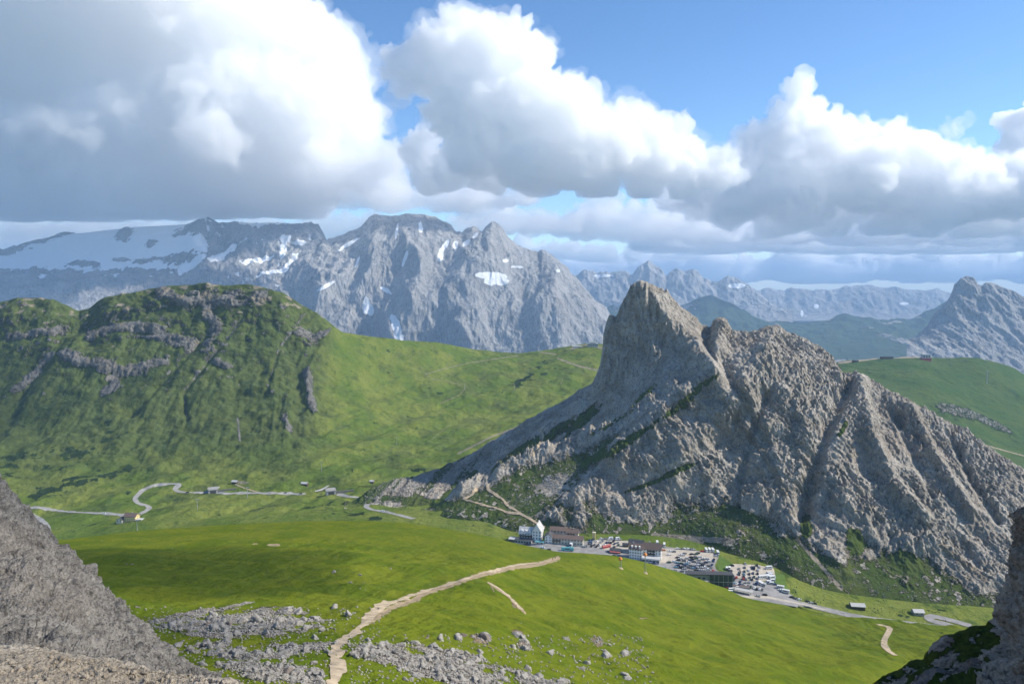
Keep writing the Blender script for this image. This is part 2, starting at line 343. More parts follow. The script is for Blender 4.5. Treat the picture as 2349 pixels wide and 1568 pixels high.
    def at(s, px, py):                                   # the nearest point of this sheet seen at (px, py)
        d, z = s.col(px); t = z / d; T = float(tz(py))
        k = np.nonzero((t[:-1] <= T) & (t[1:] > T))[0]
        k = k[0] if len(k) else int(np.argmin(np.abs(t - T)))
        k = min(k, len(t) - 2)
        f = np.clip((T - t[k]) / (t[k + 1] - t[k] + 1e-12), 0, 1)
        dd = d[k] + (d[k + 1] - d[k]) * f; zz = z[k] + (z[k + 1] - z[k]) * f
        return np.array([(px - CXP) / FPX * (dd * CP - zz * SP), dd, zz])
    def z(s, x, y):
        zz = float(tz(1250)) * y
        for _ in range(4):
            px = CXP + FPX * x / (y * CP - zz * SP); d, z_ = s.col(px); zz = float(np.interp(y, d, z_))
        return zz
# ------------------------------------------------------------------ far mountains
ROCKF = ((.25, .245, .24), (.38, .37, .355), (.13, .13, .135))
m_far = land_mat('far_rock', 25, rock=ROCKF, rbump=1.3, tint=(.3, .27, .24), stretch=(1, 1, .45))
m_marm = land_mat('mountain_rock', 9, rock=ROCKF, rbump=1.6, tint=(.30, .27, .25), stretch=(1, 1, .35), snowc=(.76, .77, .79))
m_forest = land_mat('forest_slope', 30, grass=((.03, .055, .02), (.05, .075, .025), (.02, .04, .015)), rbump=1)

L = Land(1250, 1820, 2, [([(1250,None,12500,-900),(1820,None,12500,-900)],26,None),
    ([(1250,700,13700),(1820,720,13700)],40,None),
    ([(1250,660,14500),(1320,640,14500),(1335,624,14500),(1345,621,14500),(1360,627,14500),(1375,628,14500),(1395,630,14500),(1420,625,14500),(1440,626,14500),(1450,642,14500),(1456,622,14500),(1470,612,14500),(1480,605,14500),(1490,601,14500),(1500,608,14500),(1512,614,14500),(1522,626,14500),(1530,642,14500),(1537,626,14500),(1548,620,14500),(1570,622,14500),(1588,620,14500),(1600,625,14500),(1612,642,14500),(1640,652,14500),(1655,648,14500),(1668,638,14500),(1680,640,14500),(1695,645,14500),(1712,652,14500),(1730,668,14500),(1760,690,14500),(1820,740,14500)],10,2),
    ('back',(600,-500),4),('back',(3000,-1200),1)])
L.push(L.fb((300,300,700),5,.6,'ridge')*120*s01(L.v,0,1)*(1-.7*s01(L.v,1.85,2)))
L.att['rock'] = np.ones(L.shape); L.att['snow'] = L.spot(1690,655,24,7)*1.1 + L.spot(1650,700,10,3)+L.spot(1620,715,26,3)+L.spot(1385,632,30,4)+.45*(L.fb(400,4)>.33)*(L.PY<700)
L.build('far_mountain', 'jagged blue rock mountain far behind the left side of the grey peak', 'mountain', m_far)

L = Land(1640, 2300, 2.5, [([(1640,None,15500,-900),(2300,None,15500,-900)],24,None),
    ([(1640,725,16800),(2300,730,16800)],36,None),
    ([(1640,690,18000),(1740,668,18000),(1765,664,18000),(1800,668,18000),(1815,660,18000),(1825,664,18000),(1860,668,18000),(1910,666,18000),(1940,658,18000),(2000,657,18000),(2030,664,18000),(2060,660,18000),(2090,668,18000),(2120,668,18000),(2150,664,18000),(2180,676,18000),(2230,690,18000),(2300,690,18000)],8,2),
    ('back',(3000,-900),1)])
L.push(L.fb((400,400,800),5,.6,'ridge')*110*s01(L.v,0,1)*(1-.7*s01(L.v,1.85,2)))
L.att['rock'] = np.ones(L.shape); L.att['snow'] = L.spot(1873,702,8,6)+L.spot(1840,718,4,10)+L.spot(2075,696,14,4)
L.build('far_plateau', 'long flat topped blue mountain plateau on the horizon', 'mountain', m_far)

L = Land(1370, 2300, 3, [([(1370,None,7000,-1100),(2300,None,7000,-1100)],36,None),
    ([(1370,820,9500),(1560,780,9500),(1700,765,9500),(1850,770,9500),(2000,760,9500),(2300,780,9500)],34,None),
    ([(1370,735,10500),(1400,700,10500),(1440,704,10500),(1500,712,10500),(1570,700,10500),(1610,684,10500),(1630,676,10500),(1660,690,10500),(1700,712,10500),(1740,735,10500),(1800,744,10500),(1850,748,10500),(1900,738,10500),(1925,726,10500),(1945,722,10500),(1975,734,10500),(2030,738,10500),(2090,738,10500),(2130,716,10500),(2180,690,10500),(2300,690,10500)],8,6),
    ('back',(900,-500),3),('back',(1500,-600),1)])
L.push(L.fb((350,350,350),5,.5,'ridge')*80*s01(L.v,0,1)*(1-.8*s01(L.v,1.8,2)))
L.att['rock'] = s01(L.fb(500,4),-.1,.5)*.7; L.build('forest_hills', 'dark blue wooded ridge in front of the far mountains', 'hills', m_forest)

L = Land(2080, 2620, 1.8, [([(2080,None,4600,-900),(2620,None,4600,-900)],20,None),
    ([(2080,860,5200),(2349,880,5200),(2620,900,5200)],60,None),
    ([(2080,790,5700),(2180,770,5700),(2240,760,5700),(2349,780,5700),(2620,780,5700)],80,None),
    ([(2080,800,6000),(2120,760,6000),(2150,712,6000),(2168,700,6000),(2180,680,6000),(2190,655,6000),(2202,642,6000),(2215,634,6000),(2226,636,6000),(2236,640,6000),(2244,655,6000),(2252,658,6000),(2262,650,6000),(2275,648,6000),(2290,655,6000),(2305,662,6000),(2318,668,6000),(2330,672,6000),(2345,682,6000),(2400,700,6000),(2500,740,6000),(2620,760,6000)],12,1.5),
    ('back',(200,-200),4),('back',(900,-600),1)])
q = L.pts(); al = (q[:,0]*.6 - q[:,2]*.8)/260; ac = (q[:,0]*.8+q[:,2]*.6)/120
L.push((L.fb(1,5,.55,'ridge',np.stack([ac,al,q[:,1]/500],1))*42 + L.fb(90,5,.6)*30)*s01(L.v,0,1)*(1-.75*s01(L.v,2.85,3)))
L.att['rock'] = np.ones(L.shape)*1.2; L.build('rocky_mountain', 'pale blue rocky mountain rising at the right edge behind the green hill', 'mountain', m_marm)

# glacier mountain and the big wall beside it
L = Land(-260, 800, 1.8, [([(-260,None,4800,-900),(800,None,4800,-900)],20,None),
    ([(-260,735,6300),(0,735,6300),(300,735,6300),(800,760,6300)],70,None),
    ([(-260,640,7000),(0,640,7000),(400,640,7000),(600,650,7000),(800,660,7000)],100,None),
    ([(-260,590,8000),(-50,580,8000),(0,577,7900),(40,566,7900),(60,560,7900),(95,551,7900),(120,546,7900),(132,538,7900),(150,534,7900),(180,536,7900),(200,534,7900),(300,522,7900),(400,517,7900),(560,513,7900),(700,514,7900),(728,522,7900),(742,540,7900),(750,556,7900),(770,590,7900),(800,640,7900)],12,2),
    ('back',(300,-150),4),('back',(1500,-900),1)])
n1 = L.fb((260,260,420),6,.55,'ridge'); n2 = L.fb(120,5,.55)
rk = s01(L.PX,440,500)*s01(L.PY,512,530)                               # rocky right half
x, y = L.PX, L.PY
glac = (1-s01(x,450,500))*(1-s01(y+n2*40,600,650))
n5 = L.fb((55,55,38),5,.6); n6 = L.fb((400,400,60),4,.55)
spots = np.zeros(L.shape)
for (px,py,rx,ry,ro) in ((110,549,80,8,-15),(15,580,50,10,-12),(285,540,24,18,-35),(435,535,46,12,-10),(275,600,22,6,0),(335,600,36,8,-15),(415,600,46,14,0),(345,562,14,8,-20),(455,545,22,16,0),(190,608,50,6,0),(330,625,90,8,0),(60,625,70,8,-5)):
    spots = np.maximum(spots, L.spot(px,py,rx,ry,ro))
glac *= 1 - 1.2*s01(spots+n5*.8+n6*.3,.42,.62)
sn = glac + rk*(.55*s01(L.fb((90,90,160),4,.55),.08,.3))
for (px,py,rx,ry,ro) in ((500,600,36,10,-40),(530,575,22,8,-50),(590,600,42,8,-15),(650,575,9,34,8),(655,555,16,8,0),(640,630,60,8,-12),(600,520,60,7,0),(665,612,10,30,40),(690,565,16,6,0)):
    sn = np.maximum(sn, 1.2*s01(L.spot(px,py,rx,ry,ro)+n2*.4+n5*.4,.4,.62))
amp = (18 + 62*np.clip(rk+(1-glac)*.45,0,1))*s01(L.v,0,1)*(1-.75*s01(L.v,2.85,3))
L.push(n1*amp + n2*amp*.35)
L.push(L.line([(470,520),(445,560),(470,625)],26)*90)                   # rounded buttress beside the snow
L.att['rock'] = np.ones(L.shape)*1.5; L.att['snow'] = sn
L.build('glacier_mountain', 'mountain with a broad white glacier under the grey cloud on the left', 'mountain', m_marm)

L = Land(520, 1480, 1.5, [([(520,None,5000,-900),(1480,None,5000,-900)],20,None),
    ([(520,835,6200),(1480,860,6200)],90,None),
    ([(520,760,6600),(700,720,6650),(900,690,6700),(1100,690,6700),(1300,740,6600),(1480,830,6400)],120,None),
    ([(520,740,7100),(560,705,7150),(600,672,7200),(630,655,7300),(645,640,7300),(655,622,7300),(668,610,7300),(700,592,7350),(715,580,7350),(740,562,7800),(755,552,7800),(790,543,7800),(800,536,7800),(820,528,7800),(835,515,7800),(845,503,7800),(860,498,7800),(900,497,7800),(960,496,7800),(1000,498,7800),(1015,510,7800),(1035,520,7800),(1045,533,7800),(1060,536,7800),(1072,528,7800),(1085,524,7800),(1095,532,7800),(1105,540,7800),(1115,528,7800),(1128,519,7800),(1140,521,7800),(1152,528,7800),(1165,548,7800),(1180,560,7800),(1190,568,7800),(1200,577,7800),(1212,582,7800),(1222,584,7800),(1235,588,7800),(1243,580,7800),(1255,583,7800),(1270,594,7800),(1290,610,7800),(1310,632,7300),(1330,650,7300),(1345,668,7300),(1370,695,7200),(1390,712,7200),(1405,740,7100),(1440,800,7000),(1480,850,7000)],12,1.2),
    ('back',(250,-200),4),('back',(1500,-1000),1)])
q = L.pts()
env = s01(L.v,0.3,1)*(1-.8*s01(L.v,2.8,3))
n1 = L.fb((230,400,620),6,.55,'ridge'); n3 = L.fb((70,90,200),5,.6,'ridge'); n2 = L.fb(100,5,.55)
big = L.line([(1130,525),(1090,640),(1060,780)],45)*75 + L.line([(940,500),(960,640),(940,760)],60)*60 + L.line([(1250,590),(1260,800)],60)*60 + L.line([(760,560),(740,700)],60)*70 + L.line([(860,520),(850,640)],30)*30
L.push((n1*45 + n3*14 + n2*12 + (big*1.7 + L.fb((520,800,900),3,.5,'ridge')*110)*(1-.85*s01(L.v,2.35,3)))*env)
sn = np.zeros(L.shape)
for (px,py,rx,ry,ro) in ((1020,565,17,6,-55),(1010,585,7,16,5),(1070,557,14,5,-40),(1090,540,9,4,-40),(1130,632,38,9,4),(1140,645,28,10,0),(965,520,6,12,-8),(1160,598,8,4,0),(840,702,8,20,-5),(850,716,8,12,0),(885,665,14,5,30),(908,745,10,30,-22),(915,768,10,14,-30),(800,560,30,4,-32),(1185,612,14,3,0),(1280,620,5,5,0),(930,590,4,22,20),(750,655,25,4,-30),(910,530,3,20,10),(1045,560,7,10,0),(820,600,3,16,20)):
    sn = np.maximum(sn, 1.2*s01(L.spot(px,py,rx,ry,ro)+n2*.55+n3*.15,.38,.62))
L.att['rock'] = np.ones(L.shape)*1.5; L.att['snow'] = sn
L.build('rock_wall_mountain', 'huge pale grey rock mountain with snow patches and its top in cloud', 'mountain', m_marm)

# ------------------------------------------------------------------ green hill on the right, beyond the grey peak
m_hill = land_mat('alp_meadow', 2.6, grass=((.055, .105, .022), (.085, .125, .03), (.03, .055, .018)), bump=1.6)
L = Land(1780, 2620, 2.2, [([(1780,None,1300,-520),(2620,None,1300,-520)],20,None),
    ([(1780,1100,1650),(2349,1100,1650),(2620,1120,1650)],50,None),
    ([(1780,980,1950),(1950,960,1950),(2150,975,1950),(2349,1010,1950),(2620,1030,1950)],80,None),
    ([(1780,900,2300),(1920,845,2450),(2100,850,2400),(2349,920,2300),(2620,960,2300)],40,None),
    ([(1780,860,2600),(1880,848,2600),(1925,833,2600),(1960,828,2600),(2020,820,2600),(2110,817,2600),(2150,821,2600),(2200,821,2600),(2240,822,2600),(2290,834,2600),(2330,846,2600),(2349,860,2600),(2450,890,2600),(2620,930,2600)],10,5),
    ('back',(150,-40),4),('back',(900,-700),1)])
L.push(L.fb(160,5,.5)*14 + L.fb(25,4,.55)*2.5)
rp = np.maximum(L.spot(2200,945,70,14,15), L.spot(2280,975,60,10,25)); n = L.fb(14,4,.6)
L.push(s01(rp,.2,.6)*(4+n*10))
L.att['rock'] = s01(rp+n*.4,.35,.65)*.8; L.att['dark'] = s01(rp+n*.5,.25,.5)*.55+ .5*s01(L.fb(40,4),.3,.5)
L.att['sand'] = np.maximum(L.line([(1925,832),(1960,828),(2020,820),(2110,818)],2.5)*1.1, .8*L.line([(2240,1015),(2349,1045)],2))
L_right = L
L.build('green_hill', 'round green hill with a small red and white lift station on top', 'hill', m_hill)

# ------------------------------------------------------------------ the pass: valley floor, left hill, grass slopes up to the saddle
m_val = land_mat('pasture', 1.5, grass=((.10, .148, .022), (.18, .205, .042), (.05, .085, .018)), rock=((.11, .107, .098), (.22, .21, .19), (.04, .04, .038)), bump=1.8, rbump=1.4, tint=(.18, .16, .13), sand=(.27, .235, .17), olive=(.082, .108, .036))
PL = lambda x: np.interp(x, [-400, 1000, 1250, 1500, 1700, 1800, 1900, 2100, 2620], [-332, -300, -285, -288, -293, -297, -303, -312, -322])
L = Land(-220, 2620, 2.4, [
    ([(x,None,560,float(PL(x))-(12 if x<1100 or x>1750 else 4)) for x in (-220,600,1100,1200,1700,1900,2620)],24,None),
    ([(-220,1232,880),(200,1228,900),(500,1215,860),(900,1205,820)]+[(x,None,dd,float(PL(x))) for x,dd in ((1250,800),(1500,790),(1700,770),(1800,740),(1900,720),(2100,690),(2620,690))],70,None),
    ([(-220,1168,1040),(60,1160,1060),(300,1132,1110),(600,1125,1110),(800,1125,1090),(1000,1130,1080),(1200,1080,1150),(1500,1060,1150),(2620,1250,900)],80,None),
    ([(-220,1010,1300),(0,1010,1320),(300,1000,1350),(600,985,1370),(800,1005,1400),(1000,1005,1480),(1200,980,1560),(1500,960,1600),(2620,1250,1200)],90,None),
    ([(-220,850,1520),(0,850,1540),(150,830,1540),(300,790,1580),(500,780,1600),(650,820,1580),(760,880,1600),(900,890,1720),(1100,880,1850),(1400,850,1950),(2620,1250,1500)],90,None),
    ([(-220,740,1680),(-60,712,1680),(0,694,1680),(30,686,1680),(60,683,1680),(95,682,1680),(120,690,1685),(150,700,1690),(180,714,1700),(205,706,1700),(225,690,1700),(245,680,1700),(280,674,1700),(320,668,1700),(355,660,1700),(380,657,1700),(420,655,1700),(470,652,1700),(520,653,1700),(560,652,1700),(590,656,1705),(620,665,1710),(650,672,1720),(680,690,1730),(700,702,1740),(730,722,1755),(760,742,1775),(775,757,1790),(790,763,1810),(850,772,1860),(930,781,1930),(1000,785,2000),(1040,792,2040),(1080,800,2080),(1130,806,2100),(1190,811,2120),(1230,806,2140),(1270,800,2150),(1300,796,2150),(1340,791,2150),(1385,788,2150),(1430,800,2150),(1600,880,2150),(2620,1250,1700)],10,3),
    ('back',(90,-35),4),('back',(700,-500),1)])
x, y, v = L.PX, L.PY, L.v
hillm = (1-s01(x+ (y-760)*0.15,720,800))*s01(v,2.0,3.0)                  # the steep left hill
nA = L.fb(70,5,.55); nB = L.fb((16,16,12),5,.6)
edge = 1-.7*s01(v,4.85,5)
q = L.pts(); u = ((x + .55*y).ravel())
gul = fbm(np.stack([u/34, y.ravel()/330, q[:,1]*0+3.1],1),4,.5,mode='ridge').reshape(L.shape)
gul2 = fbm(np.stack([((x+.12*y).ravel())/30, y.ravel()/330, q[:,1]*0+9.1],1),4,.5,mode='ridge').reshape(L.shape)
gul = gul*(1-s01(x,480,600)) + gul2*s01(x,480,600)
gm = hillm*s01(y,640,760)*(1-.8*s01(y,960,1080))
L.push((nA*11*(1-s01(v,.6,1.2)*0+0) * s01(v,.9,1.6) + nA*14*hillm)*edge + L.fb(22,4,.5)*1.6*s01(v,.9,1.4))
L.push((gul*5*(.35+.8*s01(L.fb(120,3),-.25,.3))*gm + hillm*s01(1-np.abs(y-820)/200,0,.6)*nB*1.0)*edge)
# terraced cliffs on the left hill
x, y = L.PX, L.PY
band = np.zeros(L.shape)
for pts, wd in (([(370,672),(430,690),(480,680),(540,690),(600,680)],17),([(210,765),(260,745),(330,752),(400,775),(440,790)],16),([(150,810),(200,835),(250,840),(290,850),(330,838),(380,826)],15),([(20,770),(60,765),(120,758),(150,752)],9),([(30,895),(80,850),(120,800)],7),([(690,760),(715,780),(745,770)],13),([(470,700),(500,760),(470,800)],14),([(500,830),(520,840)],10),([(700,860),(712,915),(720,950)],9),([(650,965),(665,985)],8),([(240,900),(270,880),(250,870)],12)):
    band = np.maximum(band, L.line(pts, wd))
nr_ = L.fb((11,11,26),5,.62,'ridge'); nk = L.fb((38,38,14),5,.62); nh = L.fb((6,6,5),4,.6)
bandr = s01(band*1.0 + nk*1.6 + nh*.6, .42, .72)*s01(band,.02,.2)
stp = L.v*0
L.push(bandr*(2.0+nr_*5.5)*edge)
L.push(L.line([(760,770),(712,855),(703,885),(715,940)],14)*16)          # outcrop rib that throws the dark wedge of shade
L.push(L.line([(660,950),(655,1000)],10)*8)
for pts,a,wd in (([(395,640+60),(150,760),(60,880),(20,960)],-14,13),([(560,720),(450,860),(420,900),(428,960)],-7,6),([(700,720),(640,800),(610,900)],-5,5),([(740,740),(690,800),(670,860)],-4,5),([(480,760),(300,950)],-8,7)):
    L.push(L.line(pts,wd)*a*edge)
# long shallow folds and stream cuts on the pasture
fold = fbm(np.stack([(x.ravel()*.35+y.ravel())/26,(x.ravel()-y.ravel()*.3)/260,q[:,1]*0],1),4,.5).reshape(L.shape)
L.push(fold*8.5*s01(v,1.0,1.7)*(1-hillm)*(1-s01(v,4,5)))
L.push(-L.line([(700,1150),(860,1070),(1010,1030),(1200,930)],6)*3 - L.line([(200,1260),(420,1195),(560,1170),(760,1090),(850,1070)],7)*4-L.line([(180,1130),(300,1090),(430,1065),(600,1020)],7)*2)
L.push(L.line([(1250,862),(1300,840),(1340,815)],30)*6)
x, y = L.PX, L.PY
slope = 1-np.clip(L.N[...,2],0,1)
rk = bandr*1.1 + hillm*s01(nB+ nA*.5,.25,.5)*(1-s01(y,860,960))*.55 + hillm*s01(slope+nB*.2,.6,.8)*.5*(1-s01(y,860,960)) + .85*hillm*s01(nB,.27,.42)*(1-s01(y,900,1000))
rk += .7*s01(L.line([(560,730),(450,860),(420,900),(430,960)],2.2)+nB*.8,.5,.9)+.6*s01(L.line([(700,720),(640,800),(610,900)],2)+nB*.9,.55,.9)+.8*s01(L.line([(545,960),(550,1010)],4)+nB*.3,.4,.8)
L.att['rock'] = rk
L.att['sand'] = np.maximum.reduce([.75*L.line([(1050,1040),(1130,1000),(1240,960)],3), .75*hillm*s01(L.fb((30,30,18),4)+.2*(1-s01(y,700,760)),.22,.5)*(1-s01(y,760,900)), .9*L.line([(1280,822),(1330,840),(1385,852)],2.4),.8*L.line([(1385,800),(1350,790),(1310,800)],3),.8*L.line([(1285,885),(1290,870)],1),.9*L.spot(555,1106,22,4),1.0*L.line([(1275,812),(1240,808)],1.6),.62*L.line([(1190,815),(1140,822),(1075,832),(1020,845),(975,858)],2),.62*L.line([(975,858),(990,868),(1050,880),(1068,890),(1055,905),(1010,925)],2),.6*L.line([(1012,950),(1022,965),(1030,975),(1005,995),(985,1012)],1.6),.55*L.line([(905,1025),(870,1050)],1.6)])
dk = s01(L.fb((26,26,14),4,.6)+.42*L.line([(80,1135),(200,1095),(300,1080)],16)+.3*L.line([(0,1060),(130,1060),(260,1000)],35)+.25*L.line([(900,1090),(1000,1075)],9)+.3*L.line([(700,1160),(800,1180),(870,1190)],14)+.36*L.line([(1160,890),(1200,865),(1250,830)],7)+.25*L.spot(1000,905,26,12)+.3*L.line([(1250,860),(1190,880)],10)+.25*L.line([(560,1175),(640,1160)],6),.27,.48)
L.att['dark'] = dk*.75
L.att['olive'] = np.clip(hillm*.85 + .5*s01(L.fb(60,4)+.1,.1,.4)*(v>1.5)*(1-hillm),0,1)
# level ground for the pass road and its car parks
X, Y = L.X, L.D
flat = s01(x,1120,1210)*(1-s01(x,1795,1850))*s01(830-Y,0,25)
L.Z = L.Z*(1-flat) + PL(x)*flat; L.upd()
L_val = L
L.build('valley_slopes', 'green alpine pastures of the pass with the craggy hill on the left', 'hills', m_val)

# ------------------------------------------------------------------ the grey rock peak above the pass
m_peak = land_mat('peak_rock', .9, rock=((.30, .265, .215), (.50, .455, .39), (.08, .07, .06)), grass=((.06, .09, .02), (.09, .11, .03), (.035, .06, .018)), rbump=2.3, bump=1.5, tint=(.31, .25, .195), sand=(.34, .29, .225), stretch=(1,1,.8))
L = Land(790, 2620, 1.5, [
    ([(x,None,dd-40,z_-30) for x,dd,z_ in ((790,930,-310),(920,880,-305),(1060,830,-300),(1300,785,-290),(1500,785,-290),(1660,745,-292),(1800,700,-300),(2000,672,-310),(2620,665,-330))],8,None),
    ([(790,1172,930),(920,1196,880),(1060,1215,830),(1180,1222,795),(1300,1217,788),(1400,1225,786),(1500,1230,785),(1600,1237,775),(1660,1258,748),(1700,1278,735),(1780,1290,722),(1800,1315,700),(1900,1350,678),(2000,1370,672),(2100,1385,668),(2250,1395,665),(2620,1400,660)],90,None),
    ([(790,1165,950),(920,1192,890),(1060,1180,850),(1180,1160,850),(1300,1130,850),(1400,1120,845),(1500,1115,840),(1700,1125,825),(1900,1175,778),(2100,1240,740),(2250,1280,725),(2349,1310,715),(2620,1330,700)],120,None),
    ([(790,1163,960),(920,1188,900),(1000,1168,905),(1060,1141,910),(1120,1106,925),(1180,1082,935),(1240,1056,945),(1300,1040,935),(1400,1006,925),(1450,975,915),(1500,940,905),(1550,910,900),(1600,890,900),(1700,890,905),(1800,910,900),(1900,965,875),(2000,1015,850),(2100,1065,830),(2200,1120,805),(2349,1185,785),(2620,1250,760)],70,22),
    ([(790,1164,975),(920,1180,950),(1060,1140,985),(1120,1104,1000),(1180,1080,1010),(1300,1030,1005),(1400,988,985),(1450,950,960),(1500,900,950),(1550,860,950),(1600,835,955),(1700,835,965),(1800,850,965),(1900,905,935),(2000,950,900),(2100,1000,875),(2200,1055,850),(2349,1130,820),(2620,1200,790)],70,None),
    ([(790,1160,985),(850,1140,990),(1000,1100,1030),(1120,1060,1060),(1200,1010,1060),(1300,950,1055),(1385,900,1040),(1450,880,1020),(1500,850,1010),(1560,810,1010),(1600,800,1015),(1640,800,1030),(1700,808,1025),(1800,818,1020),(1900,865,985),(2000,910,945),(2100,960,910),(2200,1015,880),(2349,1110,845),(2620,1180,810)],110,14),
    ([(790,1158,995),(830,1140,1000),(850,1122,1005),(900,1104,1020),(950,1096,1040),(1000,1080,1060),(1040,1062,1075),(1080,1042,1085),(1150,1000,1105),(1200,972,1112),(1250,945,1110),(1290,922,1105),(1330,897,1095),(1358,882,1085),(1366,865,1080),(1376,840,1075),(1382,800,1072),(1384,770,1070),(1390,745,1068),(1397,733,1066),(1410,730,1065),(1418,722,1064),(1424,700,1064),(1432,686,1064),(1442,676,1064),(1448,664,1064),(1456,657,1065),(1475,656,1066),(1490,662,1068),(1500,660,1068),(1512,667,1070),(1530,672,1072),(1545,690,1074),(1560,706,1075),(1580,720,1076),(1600,736,1078),(1612,754,1080),(1630,760,1080),(1636,744,1080),(1645,739,1080),(1662,740,1080),(1670,748,1080),(1676,762,1080),(1686,778,1080),(1697,783,1080),(1712,774,1078),(1730,770,1076),(1745,760,1074),(1758,755,1072),(1775,762,1070),(1790,764,1068),(1805,772,1066),(1830,778,1064),(1860,790,1060),(1882,804,1055),(1900,818,1050),(1915,835,1045),(1926,852,1040),(1935,866,1036),(1950,862,1032),(1965,864,1028),(1980,872,1022),(2000,880,1014),(2020,893,1006),(2045,912,998),(2060,928,990),(2080,938,984),(2090,936,980),(2110,948,972),(2140,968,962),(2160,984,955),(2175,980,952),(2200,996,945),(2225,1012,938),(2240,1024,934),(2270,1045,925),(2300,1066,916),(2320,1078,910),(2349,1100,900),(2450,1150,870),(2620,1200,850)],10,1.2),
    ('back',(30,-40),4),('back',(120,-190),1)])
x, y, v = L.PX, L.PY, L.v; q = L.pts(); X, Z = q[:,0], q[:,2]
edge = s01(v,.9,1.3)*(1-.22*s01(v,5.93,6))
wl = (1-s01(x-(y-880)*-.9,1480,1560)).ravel()                            # left side: scree falling to the left
ac = X*.78+Z*.62; al = X*.62-Z*.78; ac2 = X*.66-Z*.75; al2 = X*.75+Z*.66
wrp = fbm(q/60, 3)*14
nR = fbm(np.stack([(ac+wrp)/38, al/78, q[:,1]/90],1),6,.56,mode='ridge').reshape(L.shape)
nS = fbm(np.stack([(ac+wrp*.5)/11, al/19, q[:,1]/24],1),5,.6,mode='ridge').reshape(L.shape)
nL = fbm(np.stack([(ac2+wrp*.3)/9, al2/150, q[:,1]/200],1),4,.55,mode='ridge').reshape(L.shape)
nb = L.fb((14,14,12),5,.6,'billow'); nA = L.fb(50,4,.5); nf = L.fb((4.5,4.5,4.5),3,.6,'billow')
wl = wl.reshape(L.shape)
rockm = s01(y - x*0 + nA*60, 0, 1)*0+1
lowg = s01((y-1120)/90 + nA*1.2 + nR*.5, .1, 1.3)*(1-s01(x,1600,1800)*.25)   # meadow creeping up the foot
lowg = np.where(x>1700, s01((y-(1195+(x-1700)*.22))/80 + nA*1.1+nR*.5, -.1, 1.0), lowg)
spur = (1-s01(v,2.6,3.1))*(1-s01(x-(1180-y)*1.1,1210,1330))                  # grassy spur with the footpath
gm = np.clip(np.maximum(lowg, spur),0,1)
scree = wl*s01(v,3.05,3.6)*(1-s01((y<0)*1.0,0,1))
cliffm = s01(x,1372,1386)*(1-s01(x,1500,1620))*s01(v,5.0,5.15)
rockamp = (1-.85*gm)*(1-.85*scree)*edge
nG = fbm(np.stack([(ac+wrp*1.5)/85, al/190, q[:,1]/160],1),4,.5,mode='ridge').reshape(L.shape)
chute = s01(-nG,.02,.3)*s01(y,880,1000)*(1-gm)
rough = (.55+.75*s01(L.fb(75,3),-.3,.3))*(1-.8*chute)
rockamp = rockamp*s01(x,880,1080); L.push((nG*(22-9*s01(x,1850,2050))*(1-s01(v,5.2,5.95)) + nR*8*(1-.5*s01(v,5.4,6)))*rockamp); L.push((nS*2.2 + nb*3.8 + nA*4 + nf*2.3)*rockamp*rough + (nA*3.5 + nL*4.2 + nf*1.1+nb*1.6)*scree*edge*(1-cliffm) + (nA*4+nb*.7)*gm*edge)
saw = lambda u: np.minimum((u % 1) / .72, (1 - u % 1) / .28)
w1 = fbm(q/26, 4, .55); w2 = fbm(q/15 + 31, 4, .55); mk = s01(L.fb(34,3),-.35,.3)
st1 = saw(ac/6.5 + w1*1.5).reshape(L.shape); st2 = saw(al/9.5 + w2*1.4 + 3).reshape(L.shape); st3 = saw((Z*.8 - X*.35)/4.2 + w1*1.6).reshape(L.shape)
L.push((st1*3.6*mk + st2*2.4*(1-.5*mk) + st3*1.5)*rockamp*rough)
nV = fbm(np.stack([X/11, Z/60, q[:,1]/30],1),5,.6,mode='ridge').reshape(L.shape)
L.push(cliffm*(nV*9+nb*3)*edge)
for pts,a,wd in (([(1475,670),(1560,760),(1640,860),(1500,960),(1400,1040)],9,22),([(1655,750),(1640,830),(1660,900)],8,16),([(1780,770),(1740,850),(1660,950),(1560,1050)],8,26),([(1620,770),(1690,880),(1760,1010)],-10,13),([(1940,880),(1900,960),(1860,1080),(1840,1170)],-13,18),([(1975,880),(2000,1000),(2050,1110),(2130,1200)],9,16),([(2090,945),(2150,1060),(2230,1180)],9,14),([(2050,940),(2100,1050),(2140,1130)],-7,10),([(2180,990),(2230,1100),(2290,1190)],-7,10),([(1760,900),(1720,1010),(1700,1100)],-7,10)):
    L.push(L.line(pts,wd)*a*1.35*edge)
x, y = L.PX, L.PY; nB = L.fb(7,4,.6)
rk = 1.25-1.15*gm + nR*.35*gm+ .55*s01(nB,.1,.35)*gm
kn = L.spot(1275,1115,75,45,-20); rk = np.maximum(rk, s01(kn+nB*.6,.5,.9))      # pale crag beside the path
rk = np.maximum(rk, .9*s01(L.spot(1450,1170,120,45,10)+nB*.5,.4,.8))
rk -= .9*scree*(1-cliffm)*s01(fbm(np.stack([ac2/16, al2/150, q[:,1]/300],1),3).reshape(L.shape)+nB*.25+.25*s01(y,940,1100),.1,.38)
gstrip = L.line([(1640,862),(1560,930),(1480,985),(1400,1040),(1300,1075)],11)+.8*L.line([(1500,880),(1440,950),(1330,1010)],9)
rk -= 1.0*s01(gstrip+nB*1.2+nA*.8,.45,.95)
rk -= .8*s01(L.spot(1180,1050,90,22,-35)+nB*.2,.3,.7)*(v>3) + .7*s01(L.spot(960,1150,120,16,5)+nB*.2,.4,.8)
